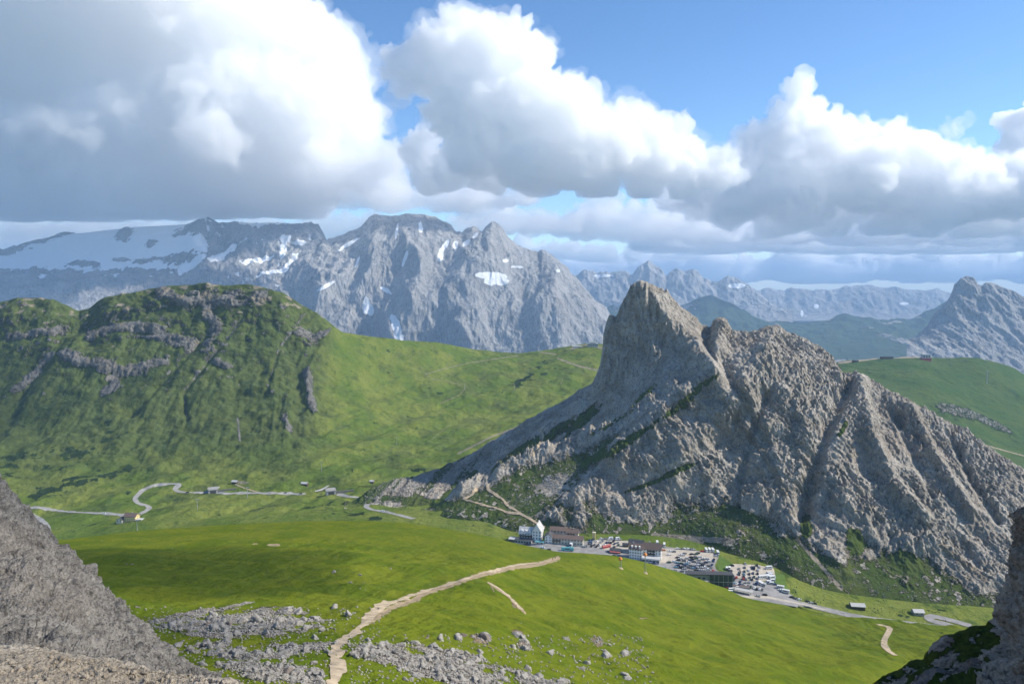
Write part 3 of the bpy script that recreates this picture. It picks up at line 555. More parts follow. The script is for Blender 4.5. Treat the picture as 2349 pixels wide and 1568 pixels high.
for (px,py,rx,ry,ro) in ((1935,980,10,34,25),(1700,1180,60,16,20),(1850,1200,20,40,0),(2080,1290,50,30,30),(1560,1075,60,10,-20),(1500,1105,90,8,-20),(1960,1240,26,50,-10),(1870,1290,90,25,15)):
    rk -= .95*s01(L.spot(px,py,rx,ry,ro)+nB*.45,.4,.8)
L.att['rock'] = rk
L.att['sand'] = .62*chute + .3*scree*(1-cliffm)*s01(L.fb((18,18,18),4)+nL*.4,.15,.5)+ .85*s01(L.line([(1690,960),(1760,1050),(1800,1130)],16)+nB*.3,.5,.9)+.8*s01(L.line([(1780,1180),(1850,1260),(1930,1350)],7)+nB*.4,.5,.8)+.9*s01(L.line([(1500,1228),(1600,1235),(1680,1240)],10)+nB*.3,.5,.8)+.7*s01(L.line([(2160,1250),(2260,1330)],14)+nB*.3,.5,.8)
L.att['dark'] = .7*gm*s01(L.fb((12,12,7),4,.6),.15,.4)
L_peak = L
L.build('rock_peak', 'steep grey rock peak with a cliff on its left rising above the pass', 'mountain', m_peak)

# ------------------------------------------------------------------ near meadow hill with the boulder fields
m_near = land_mat('near_meadow', .42, grass=((.098, .138, .009), (.155, .176, .014), (.06, .09, .009)), rock=((.25, .225, .19), (.40, .37, .32), (.11, .095, .08)), bump=2.0, rbump=2.0, sand=(.40, .31, .20))
L = Land(-220, 2620, 2.0, [
    ([(-220,1720,48),(400,1720,56),(770,1720,62),(1100,1720,78),(1500,1720,120),(1900,1720,190),(2620,1720,260)],50,None),
    ([(-220,1568,75),(400,1568,85),(770,1568,95),(1100,1568,118),(1500,1568,180),(1900,1568,270),(2100,1568,330),(2620,1568,380)],90,None),
    ([(-220,1450,125),(400,1450,138),(850,1430,158),(1100,1440,180),(1500,1450,300),(1900,1480,430),(2620,1500,460)],90,None),
    ([(-220,1350,230),(400,1350,240),(800,1340,255),(1100,1350,290),(1500,1380,410),(1900,1440,540),(2620,1470,560)],80,None),
    ([(-220,1290,330),(400,1270,370),(800,1255,400),(1100,1280,395),(1280,1305,420),(1500,1330,490),(1700,1378,590),(1900,1415,610),(2620,1460,600)],60,None),
    ([(-220,1270,430),(160,1248,430),(300,1228,470),(500,1212,500),(700,1202,520),(850,1202,530),(950,1208,530),(1100,1235,510),(1200,1260,490),(1280,1277,480),(1330,1279,490),(1400,1284,505),(1450,1293,520),(1500,1306,545),(1550,1321,570),(1600,1338,598),(1650,1356,622),(1690,1367,637),(1760,1377,642),(1850,1396,640),(1950,1424,636),(2050,1443,630),(2150,1453,622),(2620,1461,618)],8,8),
    ('back',(25,-6),3),('back',(60,-30),1)])
v = L.v
# the back must dive under the pass on the right
x, y = L.PX, L.PY
nA = L.fb(45,4,.5); nB = L.fb((9,9,9),4,.55); nC = L.fb(3,4,.6)
crest = 1-s01(v,3.7,4.7)*.93
bf = np.maximum.reduce([L.spot(560,1430,270,42,2,4), L.spot(640,1530,330,40,8,4)*.9, L.spot(1010,1530,230,44,12,4), L.spot(1270,1590,260,40,16,4), L.spot(700,1470,120,40,0,4)*.7])
bf *= 1-.95*s01(L.line([(770,1568),(775,1500),(870,1400),(950,1370)],26),.2,.6)
bfm = s01(bf + nB*.9+nC*.35+L.fb(22,3)*.8, .56, .95)
L.push((nA*5*s01(L.D,90,260) + nB*.9 + nC*.22)*crest + bfm*L.fb((5,5,4),4,.5,'billow')*.8)
# terracettes and folds
t1 = fbm(np.stack([(x*.25+y).ravel()/9,(x-y*.3).ravel()/110,(x*0).ravel()],1),4,.55).reshape(L.shape)
t2 = fbm(np.stack([(-x*.42+y).ravel()/13,(x+y*.4).ravel()/170,(x*0+5).ravel()],1),4,.55).reshape(L.shape)
wr = s01(x,900,1200); L.push((t1*(1-wr)+t2*wr)*(L.D/380)*1.5*crest*(1-bfm))
x, y = L.PX, L.PY
patch = np.zeros(L.shape)
for (px,py,rx,ry,ro) in ((1105,1465,34,18,10),(1185,1450,22,10,20),(1200,1480,26,16,0),(1370,1470,22,14,30),(1060,1456,14,6,0),(1475,1417,14,3,0),(1180,1385,14,8,60),(1130,1350,16,3,60),(1395,1505,10,6,0),(980,1462,6,4,0)):
    patch = np.maximum(patch, s01(L.spot(px,py,rx,ry,ro)+nC*.7,.45,.75))
L.att['rock'] = bfm*.85+ patch*.6
ero = [(1280,1280),(1240,1292),(1180,1300),(1100,1318),(1020,1345),(960,1365)]
L.att['sand'] = np.maximum.reduce([patch*.75, .95*s01(L.line(ero,9)+nC*.55-.1,.45,.75), .8*s01(L.line([(960,1372),(900,1392),(850,1425)],10)+nC*.7,.6,.85), .85*s01(L.spot(628,1249,22,4)+nC*.3,.4,.7), .8*s01(L.spot(585,1247,10,2.5)+nC*.3,.4,.7),.8*s01(L.line([(1120,1335),(1170,1370),(1205,1405)],4)+nC*.5,.5,.8)])
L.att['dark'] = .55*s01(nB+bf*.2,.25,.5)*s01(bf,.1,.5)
L_near = L
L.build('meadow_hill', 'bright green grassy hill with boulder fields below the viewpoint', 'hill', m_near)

# ------------------------------------------------------------------ rocks framing the view
m_fore = land_mat('near_rock', .16, tint=(.22, .195, .165), rock=((.14, .13, .118), (.27, .253, .225), (.045, .042, .038)), grass=((.05, .065, .012), (.08, .085, .02), (.03, .04, .01)), rbump=2.2, sand=(.36, .30, .25))
L = Land(-420, 760, 1.5, [
    ([(-420,1900,12),(0,1900,13),(760,1900,16)],30,None),
    ([(-420,1560,26),(0,1560,30),(300,1600,32),(760,1700,34)],110,None),
    ([(-420,1300,48),(0,1310,52),(150,1400,50),(300,1500,47),(450,1590,44),(760,1740,42)],140,None),
    ([(-420,700,80),(-200,880,80),(-60,1030,78),(0,1092,76),(20,1118,76),(40,1140,75),(60,1165,75),(85,1180,74),(105,1205,73),(112,1225,73),(150,1258,72),(165,1270,71),(190,1300,70),(230,1340,68),(262,1366,67),(290,1392,66),(330,1440,64),(360,1468,63),(390,1492,62),(430,1525,60),(470,1546,58),(520,1572,56),(600,1620,52),(760,1700,48)],12,1.2),
    ('back',(4,-6),4),('back',(12,-40),1)])
v = L.v; q = L.pts(); edge = 1-.55*s01(v,2.9,3)
nA = L.fb(9,4,.5); st = fbm(np.stack([(q[:,0]*.75+q[:,2]*.66)/2.2,(q[:,0]*.66-q[:,2]*.75)/5,q[:,1]/9],1),6,.6,mode='ridge').reshape(L.shape)
nb = L.fb((1.6,1.6,1.3),5,.62,'billow')
L.push(nA*1.2*edge); L.N0 = L.N; nrm = L.N0.copy()
for k in range(3):
    for r_ in range(nrm.shape[0]): nrm[r_, :, k] = blur1(nrm[r_, :, k], 4)
L.N0 = nrm / np.linalg.norm(nrm, axis=-1, keepdims=True); L.N0 *= np.where(L.N0[..., 2:3] < 0, -1, 1)
L.push3((-.62+L.fb((3.6,3.6,2.4),5,.6,'billow')*1.1 + saw((q[:,0]*.7+q[:,2]*.7)/1.7+fbm(q/5,4)*1.5).reshape(L.shape)*.42 + saw((q[:,0]*.5-q[:,2]*.85+q[:,1]*.2)/2.3+fbm(q/4+9,4)*1.4).reshape(L.shape)*.38 + L.fb((.9,.9,.6),5,.66,'ridge')*.2)*edge)
n = L.fb(1.5,4,.6)
L.att['rock'] = np.full(L.shape,1.3); L.att['dark'] = np.zeros(L.shape)
L.build('rock_slope', 'grey rough rock slope in the lower left corner', 'rock slope', m_fore)

m_scree = land_mat('gravel', .06, rock=((.33, .285, .22), (.43, .38, .31), (.19, .16, .12)), rbump=2.4, tint=(.31, .25, .18))
L = Land(-420, 900, 2, [
    ([(-420,2600,3),(900,2600,3)],20,None),
    ([(-420,1750,8),(0,1760,8),(560,1800,8),(900,1900,8)],60,None),
    ([(-420,1470,16),(0,1486,16),(90,1492,16),(150,1502,15.6),(240,1514,15),(330,1530,14.5),(400,1545,14),(470,1560,13.5),(540,1572,13),(620,1600,12.5),(700,1660,12),(900,1800,11)],8,3),
    ('back',(1.5,-1.6),4),('back',(5,-12),1)])
L.push(L.fb(2.2,4,.5)*.25 + L.fb((.35,.35,.3),4,.6,'billow')*.10)
L.att['rock'] = np.full(L.shape,1.4)
L_scree = L
L.build('gravel_ledge', 'tan gravel ledge with loose stones along the bottom left edge', 'gravel', m_scree)

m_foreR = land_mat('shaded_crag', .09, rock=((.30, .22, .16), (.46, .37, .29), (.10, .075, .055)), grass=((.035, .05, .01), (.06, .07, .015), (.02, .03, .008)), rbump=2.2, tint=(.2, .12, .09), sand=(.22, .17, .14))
L = Land(1780, 3100, 1.6, [
    ([(1780,2300,5),(3100,2300,5)],20,None),
    ([(1780,1760,13),(2100,1740,12),(2349,1720,11),(3100,1700,8)],60,None),
    ([(1780,1690,17),(1900,1650,17),(2020,1600,17),(2120,1560,17),(2200,1530,17),(2260,1500,17),(2300,1480,15),(2349,1400,14),(2500,1200,12),(3100,900,9)],110,None),
    ([(1780,1680,19),(1860,1635,19),(1900,1612,19),(1940,1588,19),(1975,1566,19),(2000,1556,19),(2020,1544,19),(2060,1530,19),(2085,1520,19),(2118,1512,19),(2124,1500,19),(2135,1488,19),(2150,1478,19),(2168,1462,19),(2190,1450,19),(2205,1446,19),(2220,1438,19),(2245,1434,19),(2258,1432,19),(2263,1420,19),(2268,1400,19),(2272,1372,19),(2280,1350,19),(2290,1325,19),(2300,1295,19),(2308,1270,19),(2316,1240,19),(2326,1222,18.5),(2336,1200,18),(2349,1165,18),(2380,1090,17),(2450,950,16),(2600,650,15),(2800,200,14),(3100,-400,13)],12,1.2),
    ('back',(3,-3),4),('back',(9,-16),1)])
v = L.v; q = L.pts(); edge = 1-.5*s01(v,2.9,3)
wall = s01(L.PX,2255,2275)
L.N0 = L.N0 * np.where(L.N0[..., 2:3] < -.3, -1, 1); L.push3((-.22 - .25*wall + L.fb(3.2,4,.5)*.7 + L.fb((1.4,1.4,2.0),6,.66,'billow')*.6*(.4+wall) + L.fb((.5,.5,1.2),4,.6,'ridge')*.15*wall + saw((q[:,0]*.5+q[:,2])/.9+fbm(q/2,4)*1.3).reshape(L.shape)*.12)*edge)
n = L.fb(.9,5,.6)
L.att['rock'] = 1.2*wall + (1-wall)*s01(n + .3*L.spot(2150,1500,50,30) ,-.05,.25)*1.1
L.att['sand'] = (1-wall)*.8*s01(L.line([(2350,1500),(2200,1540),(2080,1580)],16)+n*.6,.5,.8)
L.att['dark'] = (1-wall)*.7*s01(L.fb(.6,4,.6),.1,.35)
L_crag = L
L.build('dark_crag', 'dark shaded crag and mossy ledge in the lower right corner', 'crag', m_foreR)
# ------------------------------------------------------------------ simple paint-like materials
_m = {}
def mat(name, col, rough=.7, metal=0.0, spec=.3, var=.12, size=1.0):
    if name in _m: return _m[name]
    m = bpy.data.materials.new(name); m.use_nodes = True; t = m.node_tree; b = t.nodes['Principled BSDF']
    b.inputs['Roughness'].default_value = rough; b.inputs['Metallic'].default_value = metal; b.inputs['Specular IOR Level'].default_value = spec
    tc = t.nodes.new('ShaderNodeTexCoord'); n = noise(t, tc.outputs['Object'], size, 4, .6)
    t.links.new(mixc(t, ramp(t, n, .3, .7), tuple(c * (1 - var) for c in col), tuple(min(1, c * (1 + var)) for c in col)), b.inputs['Base Color'])
    _m[name] = m; return m
M_asph = mat('asphalt', (.26, .25, .24), .9, size=.15, var=.2); M_road = mat('worn_road', (.30, .29, .27), .9, size=.1, var=.15)
M_grav = mat('gravel_lot', (.44, .39, .32), .95, size=.2, var=.14); M_path = mat('trodden_earth', (.42, .33, .22), .95, size=.5, var=.3)
M_conc = mat('concrete', (.42, .41, .39), .9); M_white = mat('white_render', (.75, .73, .70), .8, var=.05); M_cream = mat('cream_render', (.62, .56, .45), .8, var=.06)
M_yellow = mat('yellow_render', (.72, .56, .27), .8, var=.06); M_brown = mat('brown_roof', (.15, .105, .085), .8); M_dark = mat('dark_roof', (.07, .07, .075), .7)
M_metal = mat('metal_roof', (.50, .49, .47), .6, spec=.3); M_wood = mat('dark_wood', (.09, .055, .035), .8); M_glass = mat('window_glass', (.03, .035, .045), .15, spec=.6)
M_dglass = mat('station_glass', (.02, .04, .045), .12, spec=.6); M_red = mat('red_paint', (.45, .04, .03), .5); M_steel = mat('galvanised_steel', (.45, .46, .47), .5, metal=.3)
M_orange = mat('orange_paint', (.75, .25, .04), .5); M_stone = mat('rubble_wall', (.16, .155, .15), .95, size=.8, var=.4); M_tyre = mat('tyre', (.02, .02, .02), .9); M_teal = mat('teal_paint', (.12, .33, .34), .4, spec=.5)
M_lawn = mat('mown_grass', (.085, .145, .02), .95, size=.15, var=.15); M_pink = mat('awning', (.42, .12, .11), .8)

class MB:
    def __init__(s): s.V = []; s.F = []; s.M = []
    def box(s, x0, x1, y0, y1, z0, z1, m=0):
        o = len(s.V); s.V += [(x, y, z) for z in (z0, z1) for x, y in ((x0, y0), (x1, y0), (x1, y1), (x0, y1))]
        s.F += [(o, o+3, o+2, o+1), (o+4, o+5, o+6, o+7), (o, o+1, o+5, o+4), (o+1, o+2, o+6, o+5), (o+2, o+3, o+7, o+6), (o+3, o, o+4, o+7)]; s.M += [m] * 6; return s
    def poly(s, pts, fs, m=0):
        o = len(s.V); s.V += pts; s.F += [tuple(i + o for i in f) for f in fs]; s.M += [m] * len(fs); return s
    def slab(s, a, b, c, d, t, m=0):                     # four corners, thickness t downwards
        top = [a, b, c, d]; bot = [(p[0], p[1], p[2] - t) for p in top]
        return s.poly(top + bot, [(0, 1, 2, 3), (7, 6, 5, 4), (0, 4, 5, 1), (1, 5, 6, 2), (2, 6, 7, 3), (3, 7, 4, 0)], m)
    def tube(s, p, q, r0, r1, n=8, m=0):
        p, q = Vector(p), Vector(q); ax = (q - p).normalized(); u = ax.orthogonal().normalized(); w_ = ax.cross(u)
        A = [tuple(p + (u * math.cos(2*math.pi*i/n) + w_ * math.sin(2*math.pi*i/n)) * r0) for i in range(n)]
        B = [tuple(q + (u * math.cos(2*math.pi*i/n) + w_ * math.sin(2*math.pi*i/n)) * r1) for i in range(n)]
        return s.poly(A + B, [(i, (i+1) % n, n + (i+1) % n, n + i) for i in range(n)] + [tuple(range(n))[::-1], tuple(range(n, 2*n))], m)
    def build(s, name, mats, parent=None, smooth=False):
        me = bpy.data.meshes.new(name); me.from_pydata(s.V, [], s.F); me.update()
        for m in (mats if isinstance(mats, (list, tuple)) else [mats]): me.materials.append(m)
        me.polygons.foreach_set('material_index', s.M)
        if smooth: me.polygons.foreach_set('use_smooth', [True] * len(s.F))
        ob = bpy.data.objects.new(name, me); C.objects.link(ob)
        if parent: ob.parent = parent
        return ob
def tag(o, label=None, cat=None, group=None, kind=None):
    if label: o['label'] = label
    if cat: o['category'] = cat
    if group: o['group'] = group
    if kind: o['kind'] = kind
    return o
def empty(name, loc, rz=0):
    o = bpy.data.objects.new(name, None); C.objects.link(o); o.location = loc; o.rotation_euler = (0, 0, R(rz)); return o
def plane_pt(px, py, dz=0.0):                            # a spot on the level ground of the pass
    z_ = float(PL(px)); d = z_ / float(tz(py)); return ((px - CXP) / FPX * (d * CP - z_ * SP), d, z_ + dz)

# ------------------------------------------------------------------ roads, paths, car parks
def ribbon(name, L, pts, width, mt, off=.3, wob=0, label=None, kind='structure', step=2.5, sub=3, seed=0, cat=None, sink=False):
    P = []
    for (x0, y0), (x1, y1) in zip(pts[:-1], pts[1:]):
        n = max(1, int(math.hypot(x1 - x0, y1 - y0) / step))
        P += [(x0 + (x1 - x0) * i / n, y0 + (y1 - y0) * i / n) for i in range(n)]
    P.append(pts[-1]); P = np.array(P, float)
    k = 2
    Pp = np.pad(P, ((k, k), (0, 0)), mode='edge'); P = (Pp[:-4] + 2*Pp[1:-3] + 3*Pp[2:-2] + 2*Pp[3:-1] + Pp[4:]) / 9
    W3 = np.array([L.at(a, b) for a, b in P]); T = np.gradient(W3[:, :2], axis=0)
    if len(T) > 6: T = np.stack([blur1(T[:, 0], 1), blur1(T[:, 1], 1)], 1)
    T /= np.linalg.norm(T, axis=1)[:, None] + 1e-9; Nn = np.stack([-T[:, 1], T[:, 0]], 1)
    r = random.Random(seed); V = []; F = []
    rn = np.random.RandomState(seed + 50); n_ = len(P)
    nz = [(blur1(rn.normal(size=n_), 1) * .55 + blur1(rn.normal(size=n_), 4) * 1.2 + blur1(rn.normal(size=n_), 12) * 1.6) * wob for _ in range(2)]
    for i in range(len(P)):
        w_ = (width(P[i][0]) if callable(width) else width)
        wl_ = w_ * max(.2, .5 + nz[0][i]); wr_ = w_ * max(.2, .5 + nz[1][i])
        cs = np.linspace(-wl_, wr_, sub + 1); row = []
        for c in cs:
            xy = W3[i, :2] + Nn[i] * c; row.append((xy[0], xy[1], L.z(xy[0], xy[1]) + off))
        if sink is False: zm = None
        V += row
        if i:
            o = (i - 1) * (sub + 1); F += [(o + j, o + j + 1, o + sub + 2 + j, o + sub + 1 + j) for j in range(sub)]
    me = newmesh(name, V, F); me.materials.append(mt); ob = bpy.data.objects.new(name, me); C.objects.link(ob)
    return tag(ob, label, cat, None, kind)
def inpoly(X, Y, poly):
    c = np.zeros(X.shape, bool); n = len(poly)
    for i in range(n):
        x0, y0 = poly[i]; x1, y1 = poly[(i + 1) % n]
        if y0 == y1: continue
        c ^= ((y0 > Y) != (y1 > Y)) & (X < (x1 - x0) * (Y - y0) / (y1 - y0) + x0)
    return c
def sheet(name, poly, mt, off, label, sx=1.0, sy=.6):
    xs = np.arange(min(p[0] for p in poly), max(p[0] for p in poly) + sx, sx); ys = np.arange(min(p[1] for p in poly), max(p[1] for p in poly) + sy, sy)
    X, Y = np.meshgrid(xs, ys); c = inpoly(X, Y, poly); z_ = PL(X); d = z_ / tz(Y); z_ = z_ + off
    V = np.stack([(X - CXP) / FPX * (d * CP - z_ * SP), d, z_], -1).reshape(-1, 3); idx = np.arange(X.size).reshape(X.shape)
    ok = c[:-1, :-1] & c[1:, :-1] & c[:-1, 1:] & c[1:, 1:]
    F = np.stack([idx[:-1, :-1][ok], idx[1:, :-1][ok], idx[1:, 1:][ok], idx[:-1, 1:][ok]], -1)
    used, inv = np.unique(F, return_inverse=True)
    me = newmesh(name, V[used], inv.reshape(F.shape)); me.materials.append(mt); ob = bpy.data.objects.new(name, me); C.objects.link(ob)
    return tag(ob, label, None, None, 'structure')
V1 = L_val
for pts, lb in (([(52,1165),(85,1163),(105,1167),(150,1173),(200,1176),(250,1178),(280,1181),(290,1184)], 'pale mountain road running left from the yellow valley hotel'),
    ([(300,1190),(318,1180),(336,1171),(345,1165),(338,1160),(318,1155),(309,1147),(312,1139),(325,1127),(340,1118),(355,1113),(375,1111),(410,1109),(413,1112),(404,1117),(400,1122),(408,1127),(430,1129),(465,1130),(482,1128)], 'looping mountain road climbing above the yellow valley hotel'),
    ([(498,1130),(520,1132),(560,1131),(620,1131),(690,1133),(702,1132)], 'straight pale road between the two tunnel portals'),
    ([(772,1133),(800,1139),(830,1141),(848,1145),(850,1150),(842,1156),(839,1163),(850,1168),(880,1173),(915,1181),(950,1190)], 'pale bending road below the grey boulder belt')):
    ribbon('road', V1, pts, 7.5, M_road, .45, label=lb)
ribbon('road', V1, [(70,1180),(95,1192),(108,1206),(112,1226)], 7, M_road, .5, label='strip of road seen just past the left rock slope')
ribbon('path', V1, [(415,1146+0),(440,1140)], 2, M_path, .4, label='short dirt track above the valley road')if False else None
ribbon('path', V1, [(538,1110),(560,1119),(585,1127),(600,1130)], 2.5, M_path, .4, label='dirt track from the small hut down to the valley road')
K = L_peak
ribbon('path', K, [(1060,1144),(1100,1156),(1135,1164),(1165,1175),(1195,1180),(1215,1190),(1250,1212)], 3.4, M_path, .7, .3, 'pale gravel track along the grassy spur to the hotels', seed=3)
ribbon('path', K, [(1060,1144),(1078,1141),(1092,1125),(1110,1115)], 3.2, M_path, .7, .4, 'short trodden track on the grassy spur', seed=4)
ribbon('path', K, [(1128,1106),(1118,1113),(1120,1122),(1135,1132),(1155,1145),(1165,1160),(1185,1172),(1205,1185)], 3.2, M_path, .7, .3, 'winding footpath down the spur from the scree', seed=5)
ribbon('path', K, [(1237,985),(1246,1005),(1236,1020),(1225,1040),(1222,1050)], 2.5, M_path, .7, .3, 'thin footpath crossing the dark scree', seed=6)
ribbon('path', L_near, [(768,1600),(766,1568),(763,1530),(765,1500),(785,1472),(820,1445),(850,1418),(880,1393),(905,1380),(950,1365),(1000,1348),(1050,1333),(1100,1317),(1150,1304),(1200,1293),(1240,1290),(1270,1283),(1278,1279)], lambda x: float(np.interp(x, [760, 900, 1278], [2.0, 2.7, 1.3])), M_path, .16, .6, 'long sandy footpath climbing over the green meadow hill', seed=7, step=3)
ribbon('path', L_near, [(1120,1335),(1150,1352),(1175,1375),(1200,1400)], 1.6, M_path, .16, .5, 'short grey eroded gully path on the meadow hill', seed=8)
ribbon('road', V1, [(1820,1382),(1850,1387),(1900,1399),(1950,1411),(2000,1420),(2050,1426),(2100,1432),(2150,1438),(2230,1447)], 8, M_asph, .35, label='grey main road leading right from the car parks', sub=4)
ribbon('road', V1, [(2230,1436),(2190,1425),(2160,1417),(2140,1413),(2128,1416),(2130,1421),(2145,1426),(2170,1431),(2195,1440)], 7.5, M_asph, .45, label='grey hairpin bend of the road near the dark crag', sub=4)
ribbon('path', L_near, [(2012,1432),(2035,1437),(2042,1441),(2038,1452),(2030,1465),(2028,1474),(2033,1487),(2045,1498),(2056,1504)], 4, M_path, .4, .1, label='sandy farm track branching off the main road on the right', seed=9)
sheet('road', [(1088,1229),(1100,1225),(1130,1223),(1155,1227),(1175,1236),(1190,1244),(1250,1240),(1345,1240),(1375,1236),(1455,1240),(1520,1252),(1600,1262),(1650,1268),(1648,1280),(1640,1296),(1644,1306),(1665,1320),(1700,1328),(1745,1332),(1790,1345),(1820,1366),(1835,1378),(1830,1392),(1760,1380),(1690,1372),(1640,1356),(1600,1346),(1540,1322),(1460,1300),(1370,1284),(1300,1278),(1180,1262),(1150,1244),(1120,1234)], M_asph, .10, 'grey asphalt road and car park at the pass')
sheet('gravel_lot', [(1358,1244),(1375,1238),(1455,1241),(1450,1250),(1440,1268),(1395,1262),(1368,1256)], M_grav, .18, 'beige gravel car park left of the big white hotel')
sheet('gravel_lot', [(1510,1256),(1560,1260),(1600,1264),(1648,1270),(1642,1286),(1600,1287),(1560,1286),(1530,1292),(1512,1290)], M_grav, .18, 'beige gravel car park right of the big white hotel')
sheet('gravel_lot', [(1676,1292),(1740,1295),(1775,1303),(1779,1318),(1772,1330),(1745,1333),(1700,1327),(1672,1322)], M_grav, .18, 'beige gravel car park below the rock slope on the right')
sheet('lawn', [(1650,1272),(1664,1280),(1682,1292),(1672,1308),(1664,1314),(1648,1306),(1643,1296)], M_lawn, .22, 'bright mown lawn between the two car parks')
sheet('lawn', [(1778,1310),(1800,1318),(1806,1344),(1812,1362),(1795,1352),(1776,1334)], M_lawn, .22, 'bright mown lawn strip at the right end of the gravel car park')
sheet('verge', [(1365,1273),(1410,1281),(1468,1293),(1560,1322),(1605,1335),(1604,1337),(1560,1325),(1468,1296.5),(1410,1284.5),(1365,1276)], M_grav, .2, 'pale gravel verge along the front of the road', .8, .4)
sheet('verge', [(1665,1363),(1700,1365),(1760,1366),(1830,1381),(1900,1398),(1899,1400),(1830,1385),(1760,1372),(1700,1372),(1665,1367)], M_grav, .2, 'pale gravel verge beside the main road', .8, .4)
sheet('traffic_island', [(1112,1229),(1150,1230),(1158,1236),(1150,1240),(1125,1233)], M_lawn, .2, 'small grass island in the road loop on the left')

# ------------------------------------------------------------------ houses
def windows(par, rows, w_, h_, name='window', mt=None):
    """rows: (x, z) centres on the front wall plane y"""
    for (x, y, z, ax) in rows:
        b = MB()
        if ax == 'y': b.box(x - w_/2, x + w_/2, y - .06, y + .05, z, z + h_)
        else: b.box(x - .05, x + .06, y - w_/2, y + w_/2, z, z + h_)
        b.build(name, mt or M_glass, par)
def house(par, x0, x1, y0, y1, h, rh, wm, rm, axis='x', over=.7, floors=2, nwin=5, side=2, th=.35, base=-3, chim=()):
    """one volume with a pitched roof; ridge along x or y."""
    b = MB(); b.box(x0, x1, y0, y1, base, h)
    if axis == 'x':
        ym = (y0 + y1) / 2
        for xx, s_ in ((x0, 1), (x1, -1)): pass
        b.poly([(x0, y0, h), (x0, y1, h), (x0, ym, h + rh), (x1, y0, h), (x1, y1, h), (x1, ym, h + rh)], [(0, 2, 1), (3, 4, 5), (0, 3, 5, 2), (1, 2, 5, 4)])
        e = over * rh / ((y1 - y0) / 2)
        r = MB(); r.slab((x0-over, y0-over, h-e+th), (x1+over, y0-over, h-e+th), (x1+over, ym, h+rh+th), (x0-over, ym, h+rh+th), th)
        r.slab((x0-over, ym, h+rh+th), (x1+over, ym, h+rh+th), (x1+over, y1+over, h-e+th), (x0-over, y1+over, h-e+th), th)
    else:
        xm = (x0 + x1) / 2; e = over * rh / ((x1 - x0) / 2)
        b.poly([(x0, y0, h), (x1, y0, h), (xm, y0, h + rh), (x0, y1, h), (x1, y1, h), (xm, y1, h + rh)], [(0, 1, 2), (3, 5, 4), (0, 2, 5, 3), (1, 4, 5, 2)])
        r = MB(); r.slab((x0-over, y0-over, h-e+th), (xm, y0-over, h+rh+th), (xm, y1+over, h+rh+th), (x0-over, y1+over, h-e+th), th)
        r.slab((xm, y0-over, h+rh+th), (x1+over, y0-over, h-e+th), (x1+over, y1+over, h-e+th), (xm, y1+over, h+rh+th), th)
    b.build('wall', wm, par); ro = r.build('roof', rm, par)
    for cx, cy_ in chim: MB().box(cx-.5, cx+.5, cy_-.5, cy_+.5, h + rh*.4, h + rh + 1.2).build('chimney', M_conc, ro)
    fh = h / floors; rows = []
    for f in range(floors):
        for i in range(nwin): rows.append((x0 + (x1 - x0) * (i + .5) / nwin, y0, f * fh + fh * .35, 'y'))
        for i in range(side): rows.append((x1, y0 + (y1 - y0) * (i + .5) / side, f * fh + fh * .35, 'x'))
    windows(par, rows, 1.1, fh * .45)
def flatbox(par, x0, x1, y0, y1, h, wm, rm, nwin=0, wh=1.6, ww=1.6, base=-3, over=.4, z0=1.0, side=0):
    MB().box(x0, x1, y0, y1, base, h).build('wall', wm, par); MB().box(x0-over, x1+over, y0-over, y1+over, h+.004, h+.35).build('roof', rm, par)
    windows(par, [(x0 + (x1-x0)*(i+.5)/nwin, y0, z0, 'y') for i in range(nwin)] + [(x1, y0 + (y1-y0)*(i+.5)/side, z0, 'x') for i in range(side)], ww, wh)
def Z1(X, Y): return ((1240 + X/7.34) * .91758, (1280 + Y/7.34) * .91758)
def Z2(X, Y): return ((1500 + X/6.909) * .91758, (1320 + Y/6.909) * .91758)
def Z3(X, Y): return ((1700 + X/7.83) * .91758, (1360 + Y/7.83) * .91758)
def Z4(X, Y): return ((1900 + X/3.559) * .91758, (1440 + Y/3.559) * .91758)
# white hotel with the steep gable tower
h1 = empty('hotel', plane_pt(*Z1(590, 565)), -14); h1.scale = (1.25, 1.25, 1.25)
house(h1, -9, 3, 4, 13, 7.5, 4.0, M_white, M_metal, 'x', floors=3, nwin=5, side=0, chim=[(-6, 9)])
house(h1, 3.2, 11, 2.5, 13.5, 10.5, 6.0, M_white, M_metal, 'y', floors=4, nwin=3, side=4, chim=[(7, 10)])
flatbox(h1, -11, 3.6, -3, 2.2, 3.4, M_conc, M_dark, 6, 1.6, 1.8)
flatbox(h1, -17, -11.5, -2, 4, 2.8, M_stone, M_metal, 3, 1.2, 1.2)
for i, x in enumerate((-6.5, -3, .3)):                   # dormers
    b = MB(); b.box(x-.9, x+.9, 4.3, 7, 8.0, 9.8); b.build('dormer', M_white, h1)
MB().box(-9, 2.9, 2.9, 3.9, 4.6, 5.6).build('balcony', M_wood, h1)
tag(h1, 'white hotel with a steep gable tower and grey metal roofs beside the road loop', 'hotel')
